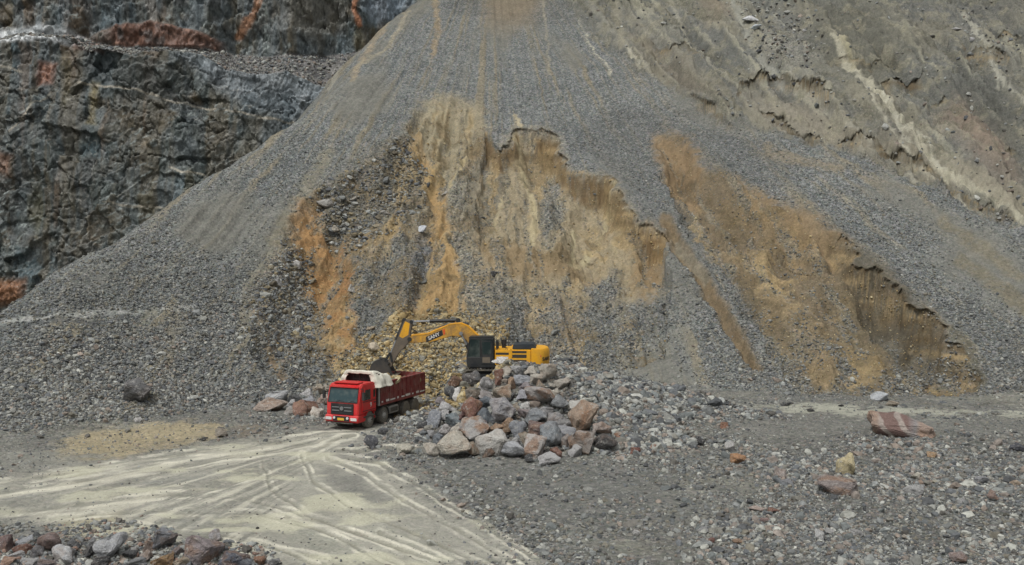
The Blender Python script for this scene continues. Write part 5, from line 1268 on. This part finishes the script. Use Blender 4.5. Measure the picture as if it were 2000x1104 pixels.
M_BOULDER = boulder_material("boulder_rock"); M_BANDED = boulder_material("banded_rock", True)

def boulder_mesh(k, mat):
    rng = np.random.default_rng(900 + k)
    bm = bmesh.new()
    n = int(rng.integers(9, 15)); pw = rng.uniform(0.45, 0.85)
    for i in range(n):
        d = rng.normal(0, 1, 3); d /= np.linalg.norm(d)
        q = d / (np.abs(d).max() ** pw) * rng.uniform(0.86, 1.04)
        bm.verts.new(np.clip(q, -1.0, 1.0))
    r = bmesh.ops.convex_hull(bm, input=bm.verts)
    bmesh.ops.delete(bm, geom=list({g for g in r["geom_interior"] + r["geom_unused"] if isinstance(g, bmesh.types.BMVert)}), context='VERTS')
    bmesh.ops.dissolve_limit(bm, angle_limit=R(9), verts=bm.verts, edges=bm.edges)
    bmesh.ops.bevel(bm, geom=list(bm.edges), offset=0.05, segments=2, affect='EDGES', clamp_overlap=True)
    bmesh.ops.triangulate(bm, faces=bm.faces)
    for _ in range(3):
        es = [e for e in bm.edges if e.calc_length() > 0.17]
        if es: bmesh.ops.subdivide_edges(bm, edges=es, cuts=1)
        bmesh.ops.triangulate(bm, faces=bm.faces)
    bm.normal_update()
    P = np.array([v.co[:] for v in bm.verts]); N = np.array([v.normal[:] for v in bm.verts])
    f = fbm3(P[:, 0] * 1.3 + k * 7, P[:, 1] * 1.3, P[:, 2] * 1.3, 3, 41)
    st = np.floor(fbm3(P[:, 0] * 1.6, P[:, 1] * 1.6 + k * 5, P[:, 2] * 1.6, 2, 43) * 6) / 6
    fi = fbm3(P[:, 0] * 5 + k, P[:, 1] * 5, P[:, 2] * 5, 3, 47)
    P = P + N * (0.10 * f + 0.16 * st + 0.05 * fi)[:, None]
    P = P / np.abs(P).max(0)
    for v, q in zip(bm.verts, P): v.co = q
    me = bpy.data.meshes.new("boulder"); bm.to_mesh(me); bm.free(); me.materials.append(mat)
    return me
BM = [boulder_mesh(k, M_BOULDER) for k in range(34)]

def place_rocks(rows, name, cat, group, grow, emb=0.6, sat_=0.48):
    """rows: u, v, w, h of the outline in the photo, colour, rust share, label"""
    a = np.array([r[:4] for r in rows], float)
    P = march(Hs, a[:, 0], a[:, 1] + a[:, 3] * 0.30, 30, 320, 9000)
    for i, (u, v, w, h, col, rust, label) in enumerate(rows):
        x, y, z = P[i]
        s = y / FPX
        rx, rz = w * s / 2, h * s / 2
        ry = 0.5 * (rx + rz) * random.uniform(0.9, 1.15)
        k = random.randrange(len(BM))
        if name == "banded_boulder":
            o = bpy.data.objects.new(name, boulder_mesh(77, M_BANDED))
        else: o = bpy.data.objects.new(name, BM[k])
        C.objects.link(o)
        o.scale = (rx * grow, ry * grow, rz * grow); o.location = (x, y + ry * 0.15, z + rz * emb)
        o.rotation_euler = (random.uniform(-.15, .15), random.uniform(-.28, .28), random.uniform(-.5, .5) + (math.pi if random.random() < .5 else 0))
        g_ = sum(col) / 3; c = lin([g_ + (q - g_) * sat_ + 18 * min(1, q / 120) for q in col]); o.color = (*[float(q) for q in c], rust)
        tag(o, label, cat, group)
# colours
W_, C_, T_, G_, B_, D_, P_, R_, O_, L_ = (196, 192, 184), (172, 160, 136), (150, 132, 106), (136, 136, 136), (118, 122, 124), (78, 79, 80), (126, 114, 116), (138, 82, 64), (166, 118, 82), (160, 158, 156)
def Z1(rows): return [(780 + r[0] / 4, 690 + r[1] / 4, r[2] / 4, r[3] / 4, *r[4:]) for r in rows]
def Z2(rows, oy=662, ox=0): return [(ox + r[0] / 2.4975, oy + r[1] / 2.4975, r[2] / 2.4975, r[3] / 2.4975, *r[4:]) for r in rows]
PILE_ROWS = [
 (778, 88, 95, 82, W_, 0, "white chalky boulder perched highest on the pile, below the excavator's side badge"),
 (706, 115, 52, 50, C_, 0, "small cream wedge beside the white boulder crowning the pile"),
 (638, 142, 76, 68, P_, 0, "lilac-grey boulder at the pile's crest under the excavator cab"),
 (576, 228, 136, 122, D_, 0.1, "dark speckled boulder at the crest's end beside the excavator track"),
 (770, 196, 76, 112, R_, 0.4, "upright red boulder just below the white crowning boulder"),
 (836, 166, 72, 82, C_, 0.3, "pinkish cream boulder touching the upright red one near the crest"),
 (905, 135, 74, 48, L_, 0, "flat pale grey boulder on the crest under the excavator body"),
 (940, 160, 54, 44, D_, 0, "small dark boulder on the crest between two pale ones"),
 (942, 222, 112, 84, (150, 156, 166), 0, "pale bluish block in the second course under the crest"),
 (1020, 164, 72, 82, C_, 0.2, "yellowish boulder on the crest beside the large buff block"),
 (1082, 212, 102, 84, C_, 0.3, "buff boulder leaning below the crest's large buff block"),
 (1166, 176, 104, 118, C_, 0.3, "large buff block closing the crest towards the gravel slope"),
 (1110, 132, 62, 42, C_, 0, "small cream stone on the crest under the yellow counterweight"),
 (690, 252, 96, 112, L_, 0, "pale speckled boulder between the dark crest boulder and the red upright"),
 (986, 282, 122, 72, P_, 0.1, "long mauve-grey boulder lying under the pale bluish block"),
 (866, 246, 58, 92, O_, 0.4, "pinkish upright wedge squeezed beside the pale bluish block"),
 (830, 312, 152, 112, T_, 0.7, "mossy brown boulder high in the middle of the pile"),
 (1116, 266, 82, 82, T_, 0.6, "brown-buff boulder under the buff blocks of the crest"),
 (1192, 264, 54, 44, C_, 0, "small cream stone tucked under the largest buff crest block"),
 (1276, 252, 92, 92, (160, 150, 130), 0.2, "light buff boulder at the edge of the broken stone slope"),
 (1216, 326, 58, 72, C_, 0, "pale cream boulder above the two-faced slab"),
 (722, 352, 152, 64, (156, 148, 144), 0.2, "flat pinkish-grey slab over the big blue-black boulder"),
 (572, 336, 142, 92, (102, 100, 88), 0.3, "olive-grey boulder behind the tall rust-red one"),
 (456, 342, 74, 98, W_, 0, "white-faced boulder on the pile's flank towards the truck"),
 (396, 326, 62, 84, D_, 0, "dark boulder beside the white-faced one on the truck flank"),
 (324, 390, 74, 64, P_, 0, "lilac-grey boulder at the edge of the tan rubble near the truck"),
 (954, 360, 74, 92, (150, 150, 160), 0, "pale lilac boulder beside the two-faced slab"),
 (1086, 372, 204, 132, (146, 136, 128), 0.8, "big slab with grey top and broken pinkish-buff face"),
 (1246, 412, 108, 112, B_, 0, "round blue-grey boulder beside the two-faced slab"),
 (1060, 312, 74, 44, (124, 124, 104), 0.1, "small olive stone resting above the two-faced slab"),
 (680, 402, 112, 84, (88, 98, 106), 0, "blue-black boulder above the dark blue one, beside the rust-red"),
 (558, 472, 112, 168, R_, 0.5, "tall rust-red boulder standing on the pile's truck side"),
 (682, 502, 142, 122, (90, 100, 108), 0, "dark blue-grey boulder touching the tall rust-red one"),
 (816, 472, 152, 168, (132, 130, 134), 0.15, "large rounded grey boulder with pink streaks mid-pile"),
 (914, 432, 60, 74, T_, 0.5, "small tan boulder beside the large pink-streaked grey one"),
 (986, 434, 64, 62, W_, 0, "cream-white wedge under the two-faced slab"),
 (990, 502, 132, 74, P_, 0.2, "purple-grey slab below the cream-white wedge"),
 (386, 446, 122, 84, L_, 0, "pale flat-topped boulder below the white-faced one"),
 (266, 532, 112, 132, (118, 124, 134), 0, "tall bluish boulder at the truck end of the pile"),
 (346, 492, 74, 72, L_, 0, "light grey boulder between the tall bluish and the blue-green ones"),
 (414, 542, 122, 112, (104, 118, 124), 0, "blue-green boulder left of the tall rust-red one"),
 (482, 524, 42, 84, (110, 66, 60), 0.2, "dark red sliver wedged beside the blue-green boulder"),
 (336, 616, 132, 72, (158, 152, 148), 0.15, "flat pale pinkish slab low on the truck side"),
 (250, 642, 74, 62, G_, 0.1, "grey boulder under the pale slab at the truck end"),
 (184, 576, 74, 62, D_, 0, "outermost dark boulder of the pile towards the truck"),
 (300, 692, 84, 84, (96, 104, 112), 0, "dark bluish stone behind the largest buff boulder"),
 (246, 772, 132, 112, C_, 0.2, "sharp-edged buff boulder at the pile's bottom corner by the road"),
 (420, 756, 232, 184, (168, 158, 132), 0.35, "largest buff boulder at the pile's base near the road"),
 (560, 772, 92, 104, T_, 0.8, "rounded brown boulder pressed against the largest buff boulder"),
 (590, 622, 192, 164, (140, 136, 130), 0.9, "large rounded grey boulder with an ochre face above the buff one"),
 (460, 622, 94, 104, C_, 0.1, "pale boulder squeezed beside the ochre-faced one"),
 (750, 606, 94, 74, O_, 0.6, "orange-brown boulder under the large pink-streaked grey one"),
 (738, 732, 212, 184, (164, 160, 148), 0.2, "large speckled cream-grey boulder in the base course"),
 (860, 592, 112, 114, O_, 0.5, "angular orange-ochre boulder in the middle of the pile"),
 (926, 624, 102, 122, (116, 120, 128), 0, "grey-blue wedge beside the angular orange-ochre boulder"),
 (910, 712, 74, 72, L_, 0, "small grey boulder above the pale blue block of the base"),
 (886, 790, 132, 112, (160, 164, 170), 0, "pale bluish block on the ground in the base course"),
 (976, 704, 64, 112, T_, 0.3, "narrow tan boulder standing behind the base course"),
 (1072, 524, 154, 122, (116, 124, 130), 0.1, "blue-grey boulder lying over the red-brown one"),
 (1068, 624, 152, 112, (112, 86, 78), 0.5, "red-brown boulder under the blue-grey one"),
 (1250, 532, 162, 122, (132, 130, 128), 0.35, "mottled grey boulder against the huge flat-faced one"),
 (1200, 666, 142, 164, (112, 120, 126), 0.1, "large rounded blue-grey boulder in the base course"),
 (1082, 762, 172, 152, (160, 150, 140), 0.8, "base boulder with pale top and rust-brown face"),
 (1216, 792, 84, 84, R_, 0.5, "dark red stone under the large blue-grey base boulder"),
 (1166, 846, 142, 72, L_, 0, "low pale grey boulder lying in front of the base course"),
 (1290, 592, 84, 72, G_, 0, "grey boulder under the mottled one"),
 (1302, 702, 84, 94, (140, 124, 114), 0.3, "pinkish-brown boulder beside the large blue-grey base boulder"),
 (1370, 770, 94, 94, L_, 0, "pale grey boulder at the foot of the leaning orange-grey one"),
 (1330, 632, 142, 74, (136, 138, 144), 0, "grey boulder under the huge flat-faced one"),
 (1440, 702, 184, 172, (148, 132, 118), 0.7, "large orange-grey boulder leaning at the pile's gravel end"),
 (1426, 540, 154, 224, (150, 116, 90), 0.9, "huge boulder with a flat rust-brown face"),
 (1382, 432, 122, 84, (176, 172, 158), 0.1, "lumpy pale boulder above the huge flat-faced one"),
 (1576, 612, 122, 104, (160, 136, 120), 0.6, "pale boulder with a rust underside beyond the flat-faced one"),
 (1602, 726, 142, 114, (80, 78, 76), 0.2, "dark boulder at the pile's end on the gravel side"),
 (1690, 662, 54, 44, (176, 104, 72), 0.4, "small orange-red stone on the broken stone beyond the pile"),
 (1650, 592, 64, 62, G_, 0, "grey stone behind the rust-bottomed pale boulder"),
 (440, 240, 94, 84, (116, 78, 54), 0.6, "crumbling brown lump below the excavator track"),
 (1010, 832, 64, 62, D_, 0, "small dark stone between two base boulders"),
 (692, 792, 84, 64, (92, 78, 66), 0.4, "dark brown stone under the speckled cream-grey boulder"),
 (872, 352, 64, 64, D_, 0, "dark stone behind the large pink-streaked boulder"),
 (640, 300, 80, 60, L_, 0.1, "grey stone under the dark speckled crest boulder"),
 (1150, 470, 90, 70, G_, 0.1, "grey stone tucked under the round blue-grey boulder"),
 (640, 560, 70, 60, P_, 0.3, "purplish stone under the dark blue-grey boulder"),
 (520, 410, 70, 60, G_, 0.2, "grey stone above the tall rust-red boulder"),
]
place_rocks(Z1(PILE_ROWS), "boulder", "boulder", "boulders heaped in front of the excavator", 1.36, 0.85)
FRONT_ROWS = [
 (30, 1000, 112, 92, (126, 92, 86), 0.5, "purple-rust boulder where the roadside row meets the picture edge"),
 (120, 986, 92, 72, (152, 158, 166), 0, "pale bluish boulder in the roadside row beside the purple-rust one"),
 (112, 1030, 102, 56, R_, 0.5, "reddish boulder under the pale bluish one of the roadside row"),
 (60, 1062, 112, 56, L_, 0.1, "light grey slab in front of the purple-rust roadside boulder"),
 (38, 1092, 112, 56, (186, 122, 92), 0.6, "orange-pink stone in the bottom corner of the roadside row"),
 (236, 1012, 112, 112, (132, 104, 98), 0.3, "pinkish-brown boulder standing in the roadside row"),
 (180, 1042, 74, 74, (118, 116, 118), 0.1, "grey boulder in front of the pinkish-brown roadside one"),
 (310, 1056, 152, 104, (176, 178, 178), 0.35, "pale boulder with a rusty end in the roadside row"),
 (420, 1046, 84, 74, D_, 0.1, "dark boulder between the two big pale roadside ones"),
 (546, 1022, 172, 134, (160, 164, 168), 0.05, "largest pale grey slab of the roadside row"),
 (628, 1050, 84, 64, D_, 0, "dark stone beside the largest pale roadside slab"),
 (650, 1036, 42, 42, W_, 0.2, "small whitish stone by the dark one in the roadside row"),
 (704, 1062, 74, 64, (166, 140, 120), 0.4, "pinkish buff stone in the middle of the roadside row"),
 (812, 986, 124, 114, (118, 122, 132), 0.4, "bluish peaked boulder with a rusty base in the roadside row"),
 (736, 1024, 74, 74, (136, 108, 92), 0.5, "brown stone beside the bluish peaked roadside boulder"),
 (800, 1078, 132, 74, (172, 112, 54), 0.6, "bright ochre boulder under the bluish peaked one"),
 (900, 1080, 112, 64, (176, 148, 108), 0.4, "yellowish boulder beside the bright ochre roadside one"),
 (1004, 1016, 182, 164, (138, 118, 118), 0.6, "large purple-grey boulder with a dark red base beside the road"),
 (1046, 962, 74, 74, (176, 170, 170), 0.4, "pale pointed stone on top of the large purple-grey boulder"),
 (1130, 1076, 152, 84, (86, 92, 108), 0.6, "dark blue boulder with an orange band near the road's end"),
 (1266, 1082, 64, 64, (188, 108, 70), 0.5, "orange stone near the end of the roadside row"),
 (440, 1000, 74, 54, G_, 0, "grey stone at the back of the roadside row, behind the pale slab's end"),
 (140, 1086, 112, 54, L_, 0.1, "pale grey stone at the lower edge beside the orange-pink one"),
 (234, 1092, 112, 54, P_, 0.4, "purplish stone at the lower edge under the pinkish-brown boulder"),
 (650, 1092, 122, 54, B_, 0.1, "blue-grey stone at the lower edge under the whitish one"),
 (360, 1000, 64, 54, (104, 106, 108), 0, "small dark grey stone behind the rusty-ended pale boulder"),
 (490, 1088, 102, 54, D_, 0.1, "dark stone at the lower edge under the largest pale slab"),
 (204, 976, 56, 44, D_, 0, "small dark stone at the back between bluish and pinkish boulders"),
 (1330, 1096, 74, 44, G_, 0, "last grey stone of the roadside row"),
 (1200, 1096, 64, 40, (104, 112, 122), 0, "small blue-grey stone before the orange one at the row's end"),
 (930, 1040, 60, 60, D_, 0, "dark stone wedged beside the large purple-grey boulder"),
 (860, 1040, 70, 50, P_, 0.4, "purple stone under the bluish peaked boulder's flank"),
]
place_rocks(Z2(FRONT_ROWS), "boulder", "boulder", "boulders in the row along the road edge", 1.04, 0.55, 0.42)
LEFT_ROWS = [
 (1310, 326, 146, 74, (150, 122, 104), 0.4, "wide pinkish-tan boulder at the far end of the row behind the truck"),
 (1350, 280, 124, 56, (160, 164, 166), 0.05, "pale grey slab lying over the wide pinkish-tan boulder"),
 (1430, 352, 94, 52, (148, 142, 132), 0.2, "grey-tan boulder low in the row behind the truck"),
 (1412, 320, 74, 44, L_, 0, "pale flat stone beside the wide pinkish-tan boulder"),
 (1490, 346, 112, 84, (150, 96, 74), 0.6, "rust-red split boulder nearest the truck's bumper"),
 (1492, 266, 74, 52, L_, 0.05, "pale rounded stone above the row behind the truck cab"),
 (1504, 302, 92, 44, (126, 132, 142), 0.1, "bluish slab over the rust-red split boulder"),
 (1552, 360, 54, 64, (196, 182, 160), 0.3, "cream-topped stone touching the rust-red split boulder"),
 (1556, 248, 74, 52, T_, 0.4, "tan stone on the slope just behind the truck cab"),
 (1578, 300, 74, 64, (158, 128, 112), 0.4, "pinkish boulder half hidden behind the truck's front corner"),
 (1588, 240, 44, 44, (166, 150, 122), 0.2, "small buff stone by the truck's mirror"),
 (1442, 300, 64, 44, D_, 0, "dark stone behind the pale flat one in the truck row"),
 (1070, 464, 64, 52, (150, 138, 116), 0.2, "lone tan boulder at the end of the tan patch beside the road"),
 (994, 490, 44, 18, (64, 62, 58), 0, "small dark stone beside the lone tan boulder"),
 (664, 262, 126, 132, (92, 92, 92), 0.1, "big dark boulder half sunk in the lower fan"),
 (1810, 512, 64, 72, (84, 86, 92), 0, "dark grey stone beside the road, short of the pile"),
 (1864, 460, 44, 32, D_, 0, "small dark stone at the road edge behind the truck's wheels"),
 (1975, 540, 76, 66, (178, 170, 140), 0.1, "pale yellowish stone alone between road and pile"),
 (672, 396, 34, 24, W_, 0, "small white stone on the lower fan above the tan patch"),
 (440, 935, 30, 16, (74, 66, 58), 0, "dark clod on the haul road by the yellow stain"),
 (1255, 924, 16, 12, (60, 58, 56), 0, "tiny dark clod on the pale haul road"),
]
place_rocks(Z2(LEFT_ROWS), "boulder", "boulder", "boulders about the truck and haul road", 1.15)
RIGHT_ROWS = [
 (600, 586, 72, 66, (196, 116, 62), 0.4, "round bright orange boulder at the edge of the broken stone"),
 (1136, 624, 100, 132, (196, 172, 104), 0.15, "upright yellow boulder with an orange base"),
 (1094, 722, 192, 104, (122, 108, 102), 0.7, "broad dark boulder with an orange-pink top beside the yellow one"),
 (545, 426, 54, 38, (176, 100, 66), 0.4, "orange-red stone high on the broken stone slope"),
 (206, 536, 74, 42, (172, 120, 98), 0.3, "pinkish stone low on the broken stone slope"),
 (100, 546, 54, 42, (150, 76, 64), 0.4, "red stone just past the boulder pile on the broken stone"),
 (1555, 570, 54, 32, (196, 138, 82), 0.3, "orange-tan stone among the grey stones by the striped boulder"),
 (1470, 672, 54, 42, (184, 174, 146), 0.1, "cream stone on the floor between the yellow and the far grey stones"),
 (1462, 742, 104, 52, (160, 160, 156), 0.05, "flat pale slab on the floor under the cream stone"),
 (1000, 962, 74, 62, (176, 176, 172), 0, "whitish slab lying in the open gravel, larger of a pair"),
 (1050, 940, 52, 32, (180, 178, 172), 0, "smaller whitish stone of the pair in the open gravel"),
 (1186, 950, 62, 42, (156, 154, 150), 0, "pale grey stone alone in the gravel past the whitish pair"),
 (1420, 970, 32, 27, (196, 180, 150), 0.1, "small rounded cream stone in the open gravel"),
 (1290, 286, 84, 48, (158, 166, 172), 0, "pale bluish boulder at the foot of the ochre slide"),
 (1356, 320, 62, 32, T_, 0.3, "tan stone at the side track under the ochre slide"),
 (780, 836, 62, 32, (158, 92, 74), 0.4, "rust-red stone in the dark gravel, beside a pinkish flat one"),
 (686, 830, 84, 24, (184, 152, 132), 0.3, "flat pinkish stone in the dark gravel"),
 (800, 662, 64, 62, (166, 146, 134), 0.3, "pinkish-grey stone on the floor before the dark orange-topped boulder"),
 (740, 886, 52, 27, (176, 124, 116), 0.2, "small pink stone in the dark gravel under the rust-red one"),
 (1490, 706, 44, 32, (186, 140, 108), 0.3, "small orange-pink stone between the cream stone and the flat slab"),
 (1850, 772, 54, 62, (166, 124, 108), 0.5, "reddish cream stone in the far gravel band"),
 (1960, 706, 54, 32, (190, 156, 116), 0.3, "tan-orange stone near the picture edge in the far gravel band"),
 (1700, 790, 44, 32, L_, 0, "grey stone alone on the gravel under the reddish cream one"),
 (1680, 1072, 84, 52, (160, 128, 118), 0.5, "pinkish stone at the lower edge of the open gravel"),
 (1970, 532, 76, 52, (74, 76, 84), 0, "dark stone at the picture edge in the grey stone band"),
 (600, 992, 54, 32, (178, 124, 88), 0.4, "orange-tan stone in the coarse gravel near the lower edge"),
 (470, 986, 44, 27, (146, 82, 68), 0.4, "small red stone in the coarse gravel near the lower edge"),
 (410, 506, 56, 54, (76, 76, 76), 0, "dark upright stone on the broken stone slope"),
 (560, 530, 54, 62, (170, 166, 158), 0, "pale stone directly above the round orange boulder"),
 (960, 350, 44, 18, (70, 70, 70), 0, "dark stone lying on the pale side track"),
 (840, 322, 62, 18, (72, 72, 72), 0, "flat dark stone at the near end of the side track"),
 (1106, 326, 22, 14, (66, 66, 66), 0, "small dark stone on the upper edge of the side track"),
 (1790, 696, 62, 44, (150, 152, 158), 0, "bluish-grey stone in the far gravel band before the reddish one"),
 (440, 930, 70, 36, (150, 148, 146), 0, "pale grey stone in the coarse lower gravel"),
 (110, 950, 40, 30, W_, 0, "small white stone in the coarse lower gravel"),
 (840, 700, 60, 36, (120, 122, 128), 0, "bluish stone in the gravel short of the orange-topped boulder"),
]
place_rocks(Z2(RIGHT_ROWS, 662, 1200), "boulder", "boulder", "single boulders strewn over the quarry floor", 1.12)
place_rocks(Z2([(1405, 436, 296, 132, (138, 132, 130), 0.3, "big purple boulder striped with white bands and brown ends")], 662, 1200), "banded_boulder", "boulder", None, 1.1)
place_rocks(Z2([(660, 97, 78, 38, (186, 188, 188), 0, "big white rock high on the upper hillside, larger of two"), (692, 132, 52, 27, (170, 186, 196), 0, "smaller bluish-white rock under the big white one on the hillside"),
  (925, 148, 32, 16, L_, 0, "pale stone on the hillside beside the small runnel"), (1670, 142, 42, 17, L_, 0, "flat pale stone high on the hillside by the long gully"), (1740, 192, 28, 20, L_, 0, "grey stone in the hillside gully"),
  (1380, 262, 20, 14, W_, 0, "white pebble-like stone on the olive hillside patch"), (815, 606, 20, 14, W_, 0, "small white stone on the pale slump at the hillside's foot")], 0, 1200), "boulder", "boulder", "rocks lying on the upper hillside", 1.1)
def Z5(rows): return [(450 + r[0] / 2.4975, 150 + r[1] / 2.4975, r[2] / 2.4975, r[3] / 2.4975, *r[4:]) for r in rows]
place_rocks(Z5([(460, 620, 92, 54, (150, 146, 134), 0.1, "large grey-tan stone at the head of the orange streak"), (500, 746, 54, 38, (178, 164, 134), 0.1, "cream stone halfway down the orange streak"),
  (320, 916, 54, 42, (176, 172, 162), 0, "pale stone in the rough flank beside the orange streak"), (596, 1036, 48, 42, (180, 174, 158), 0, "whitish stone at the lower edge of the orange streak"),
  (930, 742, 54, 34, (180, 188, 198), 0, "bluish-white stone on the narrow grey strip of the face"), (1046, 572, 44, 28, (156, 150, 136), 0, "grey-cream stone on the central ochre chute"),
  (1286, 962, 48, 28, (70, 70, 70), 0, "dark stone on the fan below the central bowl"), (755, 666, 44, 28, (166, 160, 146), 0, "pale stone at the bottom of the broken bowl rock"),
  (600, 600, 34, 28, (160, 150, 130), 0, "small tan stone beside the large one at the streak's head"), (240, 1006, 62, 52, (136, 134, 130), 0, "grey boulder in the rough flank of the bowl"),
  (1110, 790, 40, 30, (156, 146, 124), 0, "tan stone on the pale gravel strip of the face"), (700, 1330, 60, 70, (190, 168, 128), 0.1, "big cream stone behind the excavator's stick"),
  (690, 1230, 44, 30, (178, 150, 108), 0.2, "buff stone in the ochre rubble above the truck")]), "boulder", "boulder", "stones lying on the dug face", 1.1)
